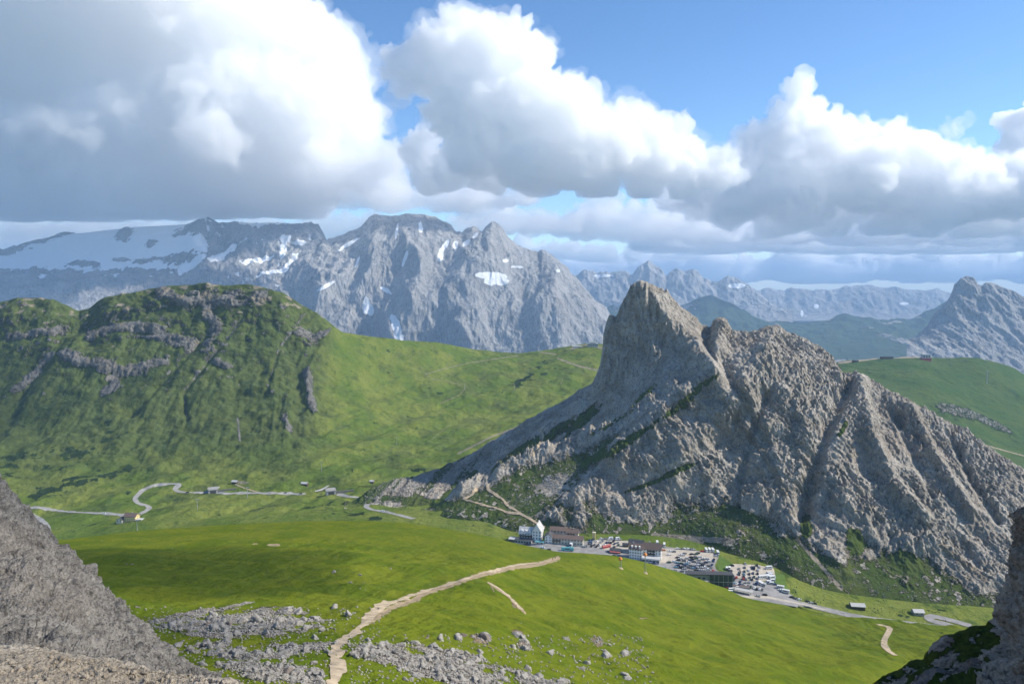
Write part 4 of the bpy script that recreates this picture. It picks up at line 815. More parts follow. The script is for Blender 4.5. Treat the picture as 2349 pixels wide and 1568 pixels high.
# long cream house with brown roofs
h2 = empty('lodge', plane_pt(*Z1(1300, 595)), -12); h2.scale = (1.14, 1.14, 1.14)
house(h2, -14, 15, 0, 9, 5.6, 2.1, M_cream, M_brown, 'x', floors=2, nwin=10, side=3, chim=[(-4, 5), (8, 5)])
house(h2, -18, -2, 12, 21, 8.8, 2.2, M_cream, M_brown, 'x', floors=3, nwin=5, side=2)
house(h2, -1.6, 9, 13, 21, 7.2, 2.6, M_cream, M_brown, 'x', floors=2, nwin=4, side=2, chim=[(4, 17)])
house(h2, -21, -14.3, -1, 8, 7.0, 2.4, M_white, M_dark, 'y', floors=3, nwin=2, side=1)
MB().box(-13.5, -6, -1.6, -.1, 3.0, 3.9).build('balcony', M_wood, h2)
tag(h2, 'long cream lodge with two brown roofs beside the white gabled hotel', 'lodge')
tw = empty('sign_tower', plane_pt(*Z1(1798, 500)), -10)
MB().box(-1.7, 1.7, -1.4, 1.4, -1, 8.0).build('wall', M_yellow, tw); MB().box(-1.9, 1.9, -1.6, 1.6, 8.003, 8.4).build('cap', M_cream, tw); windows(tw, [(0, -1.4, .3, 'y')], 1.0, 1.8, 'door', M_wood)
tag(tw, 'narrow yellow tower standing at the left end of the gravel car park', 'tower')
# the big white hotel in the middle
h3 = empty('hotel', plane_pt(*Z2(760, 560)), -17); h3.scale = (1.06, 1.06, 1.1)
house(h3, -14.5, -2, 0, 10, 10.5, 3.6, M_white, M_brown, 'x', floors=4, nwin=5, side=3, chim=[(-11, 5)])
house(h3, -1.6, 15.5, 5, 15, 10, 4.2, M_white, M_brown, 'x', floors=4, nwin=6, side=3, chim=[(4, 11), (12, 11)])
for z_ in (5.0, 7.6): MB().box(2.5, 10, 3.9, 4.93, z_, z_ + 1.1).build('balcony', M_wood, h3)
flatbox(h3, -1.6, 15, -3.5, 4.6, 3.8, M_conc, M_metal, 5, 1.7, 2.4)
MB().box(-2, 15.4, -4.0, -3.62, 2.9, 3.7).build('fascia', M_white, h3)
house(h3, -17, -3, 16, 25, 9, 3.2, M_white, M_dark, 'x', floors=2, nwin=4, side=2)
for i in range(3): MB().box(-12.6+i*3.6, -11.2+i*3.6, .4, 3.2, 11.2, 12.9).build('dormer', M_white, h3)
tag(h3, 'big white hotel with brown roofs and a flat annex between the car parks', 'hotel')
# small stalls by the road
def stall(px, py, w_, d_, h, rm, wm, label, rz=-15, aw=None, rh=1.6):
    s_ = empty('kiosk', plane_pt(px, py), rz)
    house(s_, -w_/2, w_/2, 0, d_, h, rh, wm, rm, 'x', floors=1, nwin=2, side=1, base=-1, over=.5)
    if aw: b = MB(); b.slab((-w_/2, -2.2, h*.62), (w_/2, -2.2, h*.62), (w_/2, -.02, h*.95), (-w_/2, -.02, h*.95), .12); b.build('awning', aw, s_)
    return tag(s_, label, 'kiosk')
stall(*Z2(260, 430), 11, 6, 2.8, M_dark, M_wood, 'dark roofed kiosk with a red awning in front of the gravel lot', -15, M_pink)
stall(*Z2(120, 340), 9.5, 2.4, 2.2, M_pink, M_red, 'long narrow red market hut slanting across the gravel lot', 28, None, .8)
stall(*Z2(440, 325), 6, 3, 2.4, M_dark, M_wood, 'small dark hut just left of the big white hotel', -12)
stall(*Z1(800, 590), 9, 4, 2.6, M_teal, M_conc, 'pale green terrace pavilion right of the gabled hotel', -12, None, .7)
# glass cable car station
g = empty('cable_car_station', plane_pt(*Z3(740, 850)), -3)
MB().box(-8, 14, 0, 7, -6, 12.4).build('glass_hall', M_dglass, g)
for i in range(6): MB().box(-8 + i*4.36-.12, -8+i*4.36+.12, -.16, -.01, -3, 12.4).build('mullion', M_steel, g)
MB().box(-8, 14, -.12, -.005, 5.6, 6.0).build('transom', M_steel, g)
MB().box(-28, -8.02, 1, 6.5, 6.6, 12.3).build('concrete_wing', M_conc, g)
windows(g, [(-17.5, 1, 7.8, 'y'), (-13, 1, 7.8, 'y')], 2.6, 1.7)
MB().box(-29.5, 14.6, -1, 7.5, 12.41, 13.2).build('roof', M_dark, g)
for x in (-26, -19, -12): MB().box(x-.4, x+.4, 5, 5.8, -8, 6.59).build('pillar', M_conc, g)
tag(g, 'dark glass cable car station with a flat roof reaching out to the left', 'cable car station')
cab = empty('gondola_cabin', plane_pt(*Z3(792, 925), 1.0), 0)
b = MB(); b.box(-1.5, 1.5, -1.2, 1.2, .15, 2.9); b.build('cabin', M_red, cab); windows(cab, [(-.7, -1.2, 1.3, 'y'), (.7, -1.2, 1.3, 'y')], 1.1, 1.0); MB().box(-1.2, 1.2, -1, 1, -1.2, .14).build('base', M_dark, cab)
tag(cab, 'red cable car cabin standing in front of the glass station', 'cable car cabin')
pv = empty('canopy', plane_pt(*Z3(1250, 960)), -20)
MB().slab((-8, -2, 3.6), (8, -2, 2.6), (8, 3, 2.9), (-8, 3, 3.9), .3).build('roof', M_conc, pv)
for x in (-6, 0, 6): MB().box(x-.15, x+.15, 0, .3, -1, 2.55 - x*.05).build('post', M_dark, pv)
tag(pv, 'thin sloping grey canopy right of the glass station', 'canopy')
tp = empty('terrace', plane_pt(*Z3(1190, 850)), -16)
MB().box(-11, 8, -2, 4, -2, 1.1).build('deck', M_brown, tp); MB().box(-11, 8, -2.25, -2.01, -2, 2.0).build('parapet', M_conc, tp)
tag(tp, 'brown raised terrace deck between station and parked cars', 'terrace')
# cable supports with orange heads at the road edge
for (X, Y, hh, lb) in ((775, 770, 15, 'slender mast with an orange ball head in front of the big hotel'), (350, 690, 8, 'short orange topped mast on the grass by the road')):
    p = empty('mast', Vector(L_near.at(*Z2(X, Y)))); b = MB()
    b.tube((-.5, 0, -1), (0, 0, hh), .22, .12); b.tube((.9, 0, -1), (.3, 0, hh), .22, .12); b.build('pole', M_steel, p)
    b = MB(); b.tube((0, 0, hh-2.2), (0, 0, hh-1.1), .6, 1.5, 12); b.tube((0, 0, hh-1.1), (0, 0, hh+.2), 1.5, .7, 12); b.build('head', M_orange, p)
    b = MB(); b.tube((0, 0, -1.5), (0, 0, .35), 2.6, 1.6, 9); b.build('footing', M_path, p); tag(p, lb, 'mast')
# valley hotel, huts, portals
vh = empty('valley_hotel', Vector(V1.at(296, 1196)), -8)
house(vh, -7, 9, 0, 10, 7.5, 3.0, M_yellow, M_brown, 'x', floors=3, nwin=5, side=3, over=1.2, chim=[(2, 5)])
house(vh, -16, -7.5, -4, 5, 3.4, 2.0, M_cream, M_dark, 'y', floors=1, nwin=2, side=1)
flatbox(vh, 9.4, 17, 1, 7, 3, M_conc, M_metal, 3)
tag(vh, 'yellow hotel with a broad brown roof beside the valley road', 'hotel')
def hut(L, px, py, w_, d_, h, label, rz=-10, wm=None, rm=None):
    s_ = empty('hut', Vector(L.at(px, py)), rz); house(s_, -w_/2, w_/2, 0, d_, h, 1.7, wm or M_wood, rm or M_metal, 'x', floors=1, nwin=2, side=1, base=-3, over=.6)
    return tag(s_, label, 'hut')
hut(V1, 537, 1109, 9, 6, 3.2, 'small dark hut on bare brown ground above the valley road')
hut(V1, 697, 1113, 10, 6, 3, 'small grey roofed hut on the slope above the straight road')
hut(V1, 852, 1108, 6, 5, 3, 'tiny grey hut next to the left tip of the boulder belt')
hut(V1, 1969, 1398, 12, 7, 3.2, 'wooden hay barn with a pale metal roof above the main road', -8)
hut(V1, 2109, 1412, 9, 7, 3.2, 'low hut with a bluish metal roof left of the hairpin bend', -4, M_conc)
def portal(px, py, label, rz):
    s_ = empty('tunnel_portal', Vector(V1.at(px, py)), rz)
    MB().box(-7, 7, 0, 16, -3, 5.2).build('gallery', M_conc, s_); MB().box(-7.6, 7.6, -.6, 17, 5.21, 6.0).build('roof', M_road, s_); MB().box(-4.4, 4.4, -.08, -.005, -.5, 4.2).build('dark_mouth_panel', M_dark, s_)  # flat dark panel on the front stands in for the shade inside the tunnel
    MB().box(7.1, 34, 2, 3.2, -4, 3.6).build('side_wall', M_stone, s_)
    return tag(s_, label, 'tunnel portal')
portal(489, 1131, 'concrete tunnel portal with a dark stone side wall, left end of the straight road', 25)
portal(760, 1134, 'concrete tunnel portal above the bend near the boulder belt', 20)
ribbon('retaining_wall', V1, [(722,1129),(738,1126),(750,1118),(756,1115)], 3, M_conc, 2.2, label='pale concrete retaining wall between the road tunnels', kind=None, cat='wall')
ribbon('retaining_wall', V1, [(484,1128),(496,1124),(505,1118)], 2.6, M_conc, 2.2, label='short pale wall fragment left of the first tunnel portal', kind=None, cat='wall')
fc = empty('snow_fence', Vector(V1.at(845, 1118)), 4)
for i in range(12): MB().box(-16+i*2.9, -15.6+i*2.9, -.2, .2, -2, 3.2).build('post', M_wood, fc)
MB().box(-16, 16.4, -.05, .05, 1.0, 1.5).box(-16, 16.4, -.05, .05, 2.3, 2.8).build('rail', M_wood, fc)
tag(fc, 'row of dark snow fence posts above the tunnel portal', 'fence')
for (px, py, n, lb) in ((1175, 884, 5, 'dark avalanche fence high on the slope below the saddle'), (1195, 872, 4, 'upper dark avalanche fence on the slope below the saddle')):
    fc = empty('avalanche_fence', Vector(V1.at(px, py)), 12)
    for i in range(n): MB().box(-10+i*5, -9.4+i*5, -.3, .3, -3, 4).build('post', M_wood, fc)
    MB().box(-10, -9.4+(n-1)*5, -.1, .1, .8, 1.6).box(-10, -9.4+(n-1)*5, -.1, .1, 2.4, 3.2).build('rail', M_wood, fc)
    tag(fc, lb, 'fence')
# lift pylons
def pylon(L, px, py, hh, label, cat='lift pylon', rz=0, w_=4.5):
    s_ = empty('lift_pylon', Vector(L.at(px, py)), rz)
    MB().tube((0, 0, -2), (0, 0, hh), hh*.028, hh*.018).build('mast', M_steel, s_)
    MB().box(-w_/2, w_/2, -.3, .3, hh, hh + .7).build('crossarm', M_steel, s_)
    for x in (-w_/2, w_/2): MB().box(x-.35, x+.35, -1.6, 1.6, hh-.6, hh-.01).build('sheave', M_dark, s_)
    return tag(s_, label, cat)
for px, py, hh, lb in ((738,1082,17,'thin grey lift pylon on the pasture above the right tunnel portal'),(910,1020,16,'lift pylon on the slope right of the outcrop rib'),(568,1142,16,'lift pylon standing in front of the straight road'),(453,1168,14,'pale lift pylon on the pasture right of the yellow hotel'),(315,1218,14,'lift pylon on the grass just below the yellow hotel'),(1163,1078,0,''),(1066,892,14,'small lift pylon at the bend of the grass track'),(1180,895,13,'lift pylon beside the avalanche fences')):
    if hh: pylon(V1, px, py, hh, lb)
pylon(L_right, 2264, 880, 42, 'tall white T shaped lift pylon on the green hill at the right', w_=14)
# buildings on the skylines
def skyhouse(L, px, py, parts, label, cat):
    p = L.at(px, py); s_ = empty('mountain_station', (p[0], p[1], L.z(p[0], p[1])), 0)
    for (x0, x1, y0, y1, h, wm, rm, n) in parts: flatbox(s_, x0, x1, y0, y1, h, wm, rm, n, h*.3, (x1-x0)/n*.6 if n else 1, -6, .8, h*.45)
    return tag(s_, label, cat)
skyhouse(V1, 1360, 795, [(-16, 14, -6, 8, 10, M_conc, M_metal, 6), (-8, 8, -4, 6, 14, M_conc, M_metal, 3)], 'grey mountain station on the saddle just left of the rock peak', 'mountain station')
skyhouse(V1, 1323, 797, [(-13, 13, -4, 6, 5, M_white, M_white, 4)], 'low white building on the saddle left of the mountain station', 'building')
skyhouse(L_right, 2124, 826, [(-16, 16, -6, 10, 9, M_red, M_metal, 5), (-14, 14, -4, 9, 22, M_conc, M_metal, 3)], 'grey lift station with a red base on top of the green hill', 'lift station')
skyhouse(L_right, 2035, 822, [(-22, 20, -5, 8, 7, M_wood, M_dark, 6)], 'long low dark building on the crest left of the lift station', 'building')
skyhouse(L_right, 1962, 830, [(-10, 10, -4, 6, 6, M_wood, M_dark, 3)], 'small dark hut on the crest beside the rock peak', 'building')

# ------------------------------------------------------------------ vehicles
def car_mesh(kind, paint):
    b = MB()
    if kind == 'car':
        prof = [(-2.1,.35),(-2.15,.75),(-2.0,.95),(-1.25,1.02),(-.55,1.45),(.85,1.47),(1.55,1.05),(2.05,.95),(2.12,.6),(2.1,.35)]; w_ = .86; gl = (3, 6); wb = 1.3; wr = .33
    elif kind == 'van':
        prof = [(-2.5,.4),(-2.55,1.1),(-2.3,1.3),(-1.7,2.15),(2.4,2.2),(2.5,1.9),(2.5,.4)]; w_ = .98; gl = (2, 3); wb = 1.6; wr = .36
    elif kind == 'camper':
        prof = [(-3.2,.45),(-3.25,1.1),(-2.7,1.35),(-2.3,1.95),(-2.9,2.2),(-2.7,2.85),(3.2,2.9),(3.3,2.6),(3.3,.5)]; w_ = 1.12; gl = (2, 3); wb = 2.1; wr = .38
    else:
        prof = [(-5.8,.4),(-5.9,1.2),(-5.7,2.9),(-5.3,3.2),(5.7,3.2),(5.9,3.0),(5.9,.4)]; w_ = 1.25; gl = (1, 2); wb = 3.6; wr = .5
    n = len(prof); ins = [0.0 if z < 1.06 else (.16 if kind == 'car' else .06) for _, z in prof]
    A = [(x, -w_ + i, z) for (x, z), i in zip(prof, ins)]; B = [(x, w_ - i, z) for (x, z), i in zip(prof, ins)]
    b.poly(A + B, [tuple(range(n)), tuple(range(n, 2*n))[::-1]], 0)
    fs = [(i, n + i, n + (i+1) % n, (i+1) % n) for i in range(n)]
    for i, f in enumerate(fs): b.poly(A + B, [f], 1 if i in ((3, 5) if kind == 'car' else (gl[0],)) else 0)
    zt = max(z for _, z in prof)
    if kind == 'car':
        for s_ in (-1, 1): b.poly([(-1.1, s_*(w_-.01), 1.04), (1.35, s_*(w_-.01), 1.04), (.8, s_*(w_-.14), 1.4), (-.5, s_*(w_-.14), 1.4)], [(0, 1, 2, 3)], 1)
    else:
        for s_ in (-1, 1): b.poly([(x, s_*(w_+.01), z) for x, z in ((-w_*1.6, zt*.5), (zt*.7, zt*.5), (zt*.7, zt*.74), (-w_*1.6, zt*.74))], [(0, 1, 2, 3)], 1)
    for x in (-wb, wb):
        for s_ in (-1, 1): b.tube((x, s_*(w_-.2), wr), (x, s_*(w_+.03), wr), wr, wr, 10, 2)
    me = bpy.data.meshes.new(kind); me.from_pydata(b.V, [], b.F); me.update()
    for m in (paint, M_glass, M_tyre): me.materials.append(m)
    me.polygons.foreach_set('material_index', b.M); return me
PAINT = {'white': (.75,.75,.74), 'silver': (.42,.43,.44), 'grey': (.17,.175,.185), 'black': (.02,.02,.022), 'dark blue': (.03,.05,.12), 'red': (.4,.03,.03), 'dark green': (.03,.07,.05), 'light blue': (.2,.33,.42), 'beige': (.4,.35,.26), 'teal': (.10,.36,.37), 'orange': (.6,.2,.05)}
PM = {k: mat('paint_' + k.replace(' ', '_'), v, .3, .0, .5, .04) for k, v in PAINT.items()}
CACHE = {}
vehicles = []
rv = random.Random(11)
def put(kind, col, px, py, rz=None, land=None):
    if (kind, col) not in CACHE: CACHE[(kind, col)] = car_mesh(kind, PM[col])
    nm = {'car': 'parked_car', 'van': 'parked_van', 'camper': 'camper_van', 'bus': 'bus'}[kind]
    o = bpy.data.objects.new(nm, CACHE[(kind, col)]); C.objects.link(o)
    if land is None: o.location = plane_pt(px, py, .2)
    else: o.location = Vector(land.at(px, py)) + Vector((0, 0, .5))
    o.scale = (1.12, 1.12, 1.12)
    o.rotation_euler = (0, 0, R(rv.choice((60, 65, 240, 245)) if rz is None else rz) + rv.uniform(-.06, .06))
    vehicles.append((o, kind, col, px, py)); return o
pool = ['black','grey','dark blue','silver','white','grey','black','silver','white','dark green','light blue','grey']
def many(zf, pts, rz=None, kind='car', cols=None):
    for i, p in enumerate(pts):
        c = p[2] if len(p) > 2 else (cols[i % len(cols)] if cols else rv.choice(pool))
        put(kind, c, *zf(p[0], p[1]), rz)
many(Z2, [(30,196),(160,196,'white'),(205,198,'silver'),(285,200,'white'),(330,203,'silver')], 5)
many(Z2, [(20,245),(150,250,'grey'),(190,262,'black'),(115,262),(315,255,'silver'),(245,335,'black')], 75)
many(Z2, [(240,485,'black'),(445,548,'dark blue'),(485,552,'grey')], -15)
many(Z2, [(705,585,'black'),(935,597,'dark blue')], 70); many(Z2, [(820,582),(873,588)], 75, 'van', ['white']); many(Z2, [(1020,575,'silver')], 70, 'van')
many(Z2, [(890,672,'silver'),(868,708,'black'),(1045,698,'orange'),(1105,700,'light blue'),(1155,728,'white'),(1255,742,'silver'),(1292,748,'grey'),(1225,790,'silver'),(1275,802,'black')], -22)
many(Z2, [(1190,598,'dark green'),(1275,582,'white'),(1215,405,'white'),(1275,412,'grey'),(1095,388,'orange')], 0)
many(Z2, [(1110,310),(990,275)], 80, 'camper', ['white'])
many(Z2, [(1330,358,'white'),(1345,362,'silver'),(1420,366,'grey'),(1450,362,'white'),(1515,366,'white'),(1570,372,'grey'),(1610,378,'silver')], 10)
many(Z2, [(1835,400),(1893,400),(1950,402),(2035,445)], 85, 'camper', ['white']); many(Z2, [(1768,408,'red'),(2000,492,'silver'),(2000,460,'grey')], 0)
many(Z2, [(1405,468,'white'),(1432,476,'silver'),(1460,445,'grey'),(1580,457,'black'),(1660,458,'dark green'),(1690,440,'black'),(1340,515,'black'),(1640,502,'grey')], 12)
many(Z2, [(1500,530,'silver'),(1592,545,'black'),(1562,566,'dark blue'),(1530,596,'white'),(1490,626,'light blue'),(1455,655,'dark blue'),(1425,672,'grey'),(1385,690,'black')], -8)
many(Z2, [(1400,618,'dark green'),(1345,655,'dark blue'),(1312,682,'light blue'),(1770,550,'grey'),(1800,536,'white'),(1850,542,'silver'),(1825,598,'dark blue')], -5)
many(Z2, [(1705,614,'dark blue'),(1690,640,'white'),(1758,655,'black'),(1735,690,'silver'),(1625,668,'grey'),(1600,700,'light blue'),(1645,694,'dark blue'),(1660,738,'black'),(1712,732,'silver'),(1680,768,'dark blue'),(1745,780,'black'),(1800,784,'white'),(1550,752,'grey'),(1490,786,'white'),(1532,792,'white'),(1620,806,'silver'),(1662,808,'white')], -5)
many(Z2, [(1968,548,'black'),(1962,574,'dark blue'),(1935,640,'dark blue'),(1922,694,'grey'),(1950,745,'red'),(1990,770,'dark blue'),(2030,794,'silver'),(2062,806,'dark blue'),(2110,812,'dark blue')], 60)
many(Z3, [(1015,425,'black'),(920,512,'black'),(985,526,'grey')], -20); many(Z3, [(915,495),(968,488)], 70, 'van', ['white'])
many(Z3, [(1275,392,'silver'),(1268,466,'grey'),(1262,545,'dark green'),(1255,598,'light blue'),(1250,645,'black'),(1240,688,'red'),(1290,694,'grey'),(1160,492,'beige'),(1155,598,'black')], 80)
many(Z3, [(1508,422,'black'),(1525,520,'silver'),(1432,578,'dark blue'),(1520,586,'black'),(1452,650,'dark green')], 70); many(Z3, [(1450,490,'black')], 70, 'van')
many(Z3, [(1735,485),(1590,668),(1640,668),(1690,655),(1745,665),(1795,678)], 15, 'camper', ['white']); many(Z3, [(1742,588),(1765,615),(1805,728),(1732,756),(1782,782)], 0, 'van', ['white']); many(Z3, [(1855,796,'dark blue')], 0)
many(Z3, [(1500,786,'dark blue'),(1560,776,'white'),(1602,796,'white'),(1655,816,'silver')], 60, 'van')
many(Z3, [(1050,646,'grey'),(1102,662,'red'),(1052,710,'black'),(1180,740,'dark blue'),(1060,776,'light blue'),(1112,786,'white'),(1168,800,'dark blue'),(1222,810,'grey'),(1272,824,'white'),(1322,836,'dark blue'),(1382,850,'dark green'),(1455,866,'white'),(1502,890,'black'),(1560,892,'white'),(1612,898,'grey')], 60)
many(Z3, [(1960,868),(2062,950)], -25, 'camper', ['white']); many(Z3, [(1962,908,'white')], -25)
many(Z3, [(975,948),(990,905)], 0, 'van', ['white']); many(Z3, [(912,868,'red'),(1520,1026,'silver'),(1662,1000,'black'),(2190,1048,'black'),(2255,1072,'grey'),(2325,1092,'white')], -15)
many(Z4, [(420,230,'black'),(450,242,'silver'),(482,248,'black')], -12)
many(Z1, [(40,490,'dark blue'),(15,445,'white'),(1225,525,'black')], -10)
many(Z1, [(560,600,'black'),(610,602,'dark blue'),(850,655,'white'),(970,695,'black'),(1640,632,'grey'),(1610,640,'silver'),(1735,525,'dark blue'),(1732,548,'light blue'),(1728,572,'dark blue'),(1722,594,'grey')], -14)
many(Z1, [(1920,495,'white'),(2000,495,'grey'),(2060,500,'silver'),(2180,498,'black'),(1945,545,'dark blue'),(2030,568,'black'),(2088,556,'silver'),(1815,605,'grey'),(1882,608,'black'),(1905,620,'white'),(2170,650,'black')], 60)
many(Z1, [(2100,492,'white'),(2222,496,'white')], 10, 'van')
put('bus', 'white', *Z1(1395, 600), 70); put('bus', 'teal', *Z1(1310, 705), -4)
for px, py, c in ((238,1178,'white'),(430,1130,'black'),(690,1133,'black'),(655,1131,'grey'),(878,1173,'white'),(845,1144,'black')): put('car', c, px, py, 0, V1)
def fill(zf, box, n, gap, rz):                           # the rest of the packed rows
    k = t_ = 0
    while k < n and t_ < 4000:
        t_ += 1; X, Y = rv.uniform(*box[:2]), rv.uniform(*box[2:]); p = zf(X, Y)
        if all(abs(p[0] - q[3]) / gap + abs(p[1] - q[4]) / (gap * .55) > 1 for q in vehicles): put('car', rv.choice(pool), *p, rz); k += 1
fill(Z2, (1330, 1880, 500, 800), 22, 10.5, -5); fill(Z2, (1120, 1560, 400, 480), 5, 16, 10); fill(Z3, (1150, 1560, 440, 690), 7, 11, 75); fill(Z3, (1030, 1420, 700, 880), 5, 11, 60); fill(Z1, (1750, 2250, 500, 640), 10, 11, 60)
# where a vehicle stands, in words
def area(px, py):
    if py < 1190 and px < 1000: return 'on the valley road'
    if px < 1165: return 'in the far left road loop'
    if px < 1355: return 'before the lodge and gabled hotel'
    if px < 1450 and py < 1262: return 'in gravel lot left of the big hotel'
    if px < 1505: return 'before the big white hotel'
    if py < 1288 and px < 1650: return 'in gravel lot right of the big hotel'
    if px < 1560: return 'along road edge right of the hotel'
    if px < 1654 and py < 1340: return 'in asphalt car park beside the lawn'
    if px < 1700 and py > 1340: return 'in front of the glass station'
    if py < 1329 and px > 1660: return 'in gravel lot under the rock slope'
    if px > 1795: return 'beside the main road'
    return 'in rows right of the glass station'
ORD = ['leftmost', 'second from the left', 'third from the left', 'fourth from the left', 'fifth from the left', 'sixth from the left', 'seventh from the left', 'eighth from the left', 'ninth from the left', 'tenth from the left', 'eleventh from the left', 'twelfth from the left', 'thirteenth from the left', 'fourteenth from the left', 'fifteenth from the left', 'last on the right']
gr = {}
for v_ in vehicles: gr.setdefault((v_[1], v_[2], area(v_[3], v_[4])), []).append(v_)
for (kind, col, ar), vs in gr.items():
    vs.sort(key=lambda q: q[3]); nm = {'car': 'car', 'van': 'van', 'camper': 'camper van', 'bus': 'bus'}[kind]
    for i, v_ in enumerate(vs):
        tag(v_[0], f'{col} {nm} {ar}' + ('' if len(vs) == 1 else f', {ORD[min(i, 15)]}'), nm, 'vehicles parked at the pass' if v_[4] > 1190 else 'cars on the valley road')

# two walkers where the footpath meets the crest
def walker(px, py, shirt, label, rz):
    p = L_near.at(px, py); J = [(0,0,.95),(0,0,1.2),(0,0,1.42),(0,0,1.53),(0,0,1.66),(.1,0,.9),(.13,-.12,.5),(.13,-.05,.06),(.13,-.18,.03),(-.1,0,.9),(-.13,.15,.5),(-.13,.3,.1),(-.13,.2,.04),(.2,0,1.4),(.27,.05,1.12),(.26,-.1,.88),(-.2,0,1.4),(-.27,-.03,1.12),(-.26,-.15,.88)]
    E = [(0,1),(1,2),(2,3),(3,4),(0,5),(5,6),(6,7),(7,8),(0,9),(9,10),(10,11),(11,12),(2,13),(13,14),(14,15),(2,16),(16,17),(17,18)]
    rad = [.15,.15,.14,.06,.11,.1,.07,.05,.04,.1,.07,.05,.04,.07,.045,.035,.07,.045,.035]
    me = bpy.data.meshes.new('person'); me.from_pydata(J, E, []); ob = bpy.data.objects.new('person', me); C.objects.link(ob)
    sk = ob.modifiers.new('skin', 'SKIN'); ob.modifiers.new('s', 'SUBSURF').levels = 1; ob.modifiers['s'].render_levels = 1
    for v_, r_ in zip(me.skin_vertices[0].data, rad): v_.radius = (r_, r_)
    me.skin_vertices[0].data[0].use_root = True; me.materials.append(shirt)
    ob.location = (p[0], p[1], p[2] + .15); ob.rotation_euler = (0, 0, R(rz)); tag(ob, label, 'person')
    b = MB(); b.box(-.16, .16, .12, .34, 1.02, 1.45); b.build('backpack', M_dark, ob)
walker(1274, 1282, M_dark, 'hiker in dark clothes walking where the sandy path meets the crest', 160)
walker(1268, 1285, M_red, 'hiker in a red jacket just behind the dark one on the path', 165)
# ------------------------------------------------------------------ boulders and shrubs
def rock_geo(sub, seed, sq=.75):
    V, F = ico(sub); r = np.random.RandomState(seed); V = V * np.array([1, r.uniform(.7, 1), sq])
    for k in range(10):                                  # shear off a few faces, so that it reads as broken rock
        n = r.normal(size=3); n /= np.linalg.norm(n); t = V @ n; lim = r.uniform(.3, .62)
        V = V - np.maximum(t - lim, 0)[:, None] * n * .92
    V = V * (1 + (fbm(V * 1.6 + seed * 3, 4, .6) * .22 + fbm(V * 5 + seed, 3, .6) * .1)[:, None]); return V, F
m_b1 = land_mat('boulder_rock', .12, rock=((.28, .255, .22), (.44, .415, .37), (.13, .115, .10)), rbump=1.6, tint=(.30, .27, .23))
m_b2 = land_mat('brown_boulder', .12, rock=((.20, .165, .135), (.30, .25, .21), (.10, .08, .07)), rbump=1.6, tint=(.26, .19, .14))
m_shrub = mat('shrub_leaves', (.03, .055, .018), .9, size=3, var=.4)
def rock_me(i, m):
    V, F = rock_geo(4 if i < 4 else 3, 20 + i, (.8, .6, .9, .55, .7, .85, .65, .75)[i]); me = newmesh('boulder', V, F)
    me.polygons.foreach_set('use_smooth', np.ones(len(F), bool)); a = me.attributes.new('rock', 'FLOAT', 'POINT'); a.data.foreach_set('value', np.full(len(V), 2.0, np.float32)); me.materials.append(m); return me
RM = [rock_me(i, m_b1) for i in range(8)]; RB = [rock_me(i, m_b2) for i in range(3)]
rr = random.Random(5)
def boulder(L, px, py, size_px, label, me=None, group=None, nm='boulder', sinkf=.46):
    p = L.at(px, py); s_ = size_px * p[1] / FPX / 2
    o = bpy.data.objects.new(nm, me or rr.choice(RM)); C.objects.link(o)
    o.location = (p[0], p[1], p[2] + s_ * (.5 - sinkf)); o.rotation_euler = (rr.uniform(-.3, .3), rr.uniform(-.3, .3), rr.uniform(0, 6.28)); o.scale = (s_, s_ * rr.uniform(.8, 1.1), s_ * rr.uniform(.75, 1.1))
    return tag(o, label, 'boulder', group)
for px, py, sz, lb, bm in ((766,1312,17,'pale boulder on the meadow, upper left of the small cluster',0),(803,1336,18,'grey boulder in the middle of the meadow cluster',0),(827,1319,15,'pale boulder, upper right of the meadow cluster',0),(834,1336,7,'small pale stone beside the meadow cluster',0),(826,1349,7,'small white stone below the meadow cluster',0),(838,1352,6,'smallest white stone below the meadow cluster',0),
    (896,1304,11,'lone pale boulder on the meadow above the sandy path',0),(290,1294,9,'dark boulder, left one of the pair on the shaded meadow',1),(302,1294,10,'dark boulder, right one of the pair on the shaded meadow',1),(1112,1464,42,'largest brown boulder on the meadow right of the path',1),(1066,1457,22,'brown boulder left of the largest brown one',1),(1124,1486,14,'small brown boulder below the largest brown one',1),
    (470,1481,24,'reddish brown boulder in the left boulder field',1),(548,1499,30,'big pale block in the middle of the left boulder field',0),(508,1506,34,'broad pale block left of the middle of the boulder field',0),(600,1545,38,'big grey boulder near the bottom edge left of the path',0),(660,1541,42,'big brown grey boulder near the bottom edge closest to the path',1),(1087,1516,46,'large rounded grey boulder at the lower right boulder field',0),(888,1480,32,'pale flat boulder above the right boulder field',0),(1195,1428,6,'tiny stone on the meadow',0),(478,1430,26,'brownish boulder in the upper boulder field',1),(560,1424,34,'big rounded grey boulder in the upper boulder field',0),(525,1432,28,'brown grey boulder just left of the big rounded one',1),
    (2256,1519,3,'',0),(1350,1511,12,'dark stone on the meadow at the bottom centre right',1),(2070,1690,3,'',0),(1395,1440,7,'grey stone on the bright meadow right of the earth scars',0)):
    if lb: boulder(L_near, px, py, sz, lb, rr.choice(RB) if bm else None)
fields = [((300, 880, 1392, 1500), 'boulders in the field left of the path', 'angular grey boulder in the boulder field left of the sandy path'), ((380, 760, 1480, 1568), 'boulders at the bottom left of the path', 'pale boulder in the lower boulder field left of the sandy path'), ((800, 1500, 1455, 1568), 'boulders in the field right of the path', 'angular grey boulder in the boulder field right of the sandy path')]
def bfa(px, py):
    c, z_ = L_near.col(px); t = z_ / c; T = float(tz(py)); i = int(np.argmin(np.abs(t - T))); j = int(np.clip(round((px - L_near.px[0]) / 2.0), 0, len(L_near.px) - 1)); return L_near.att['rock'][i, j]
cand = []
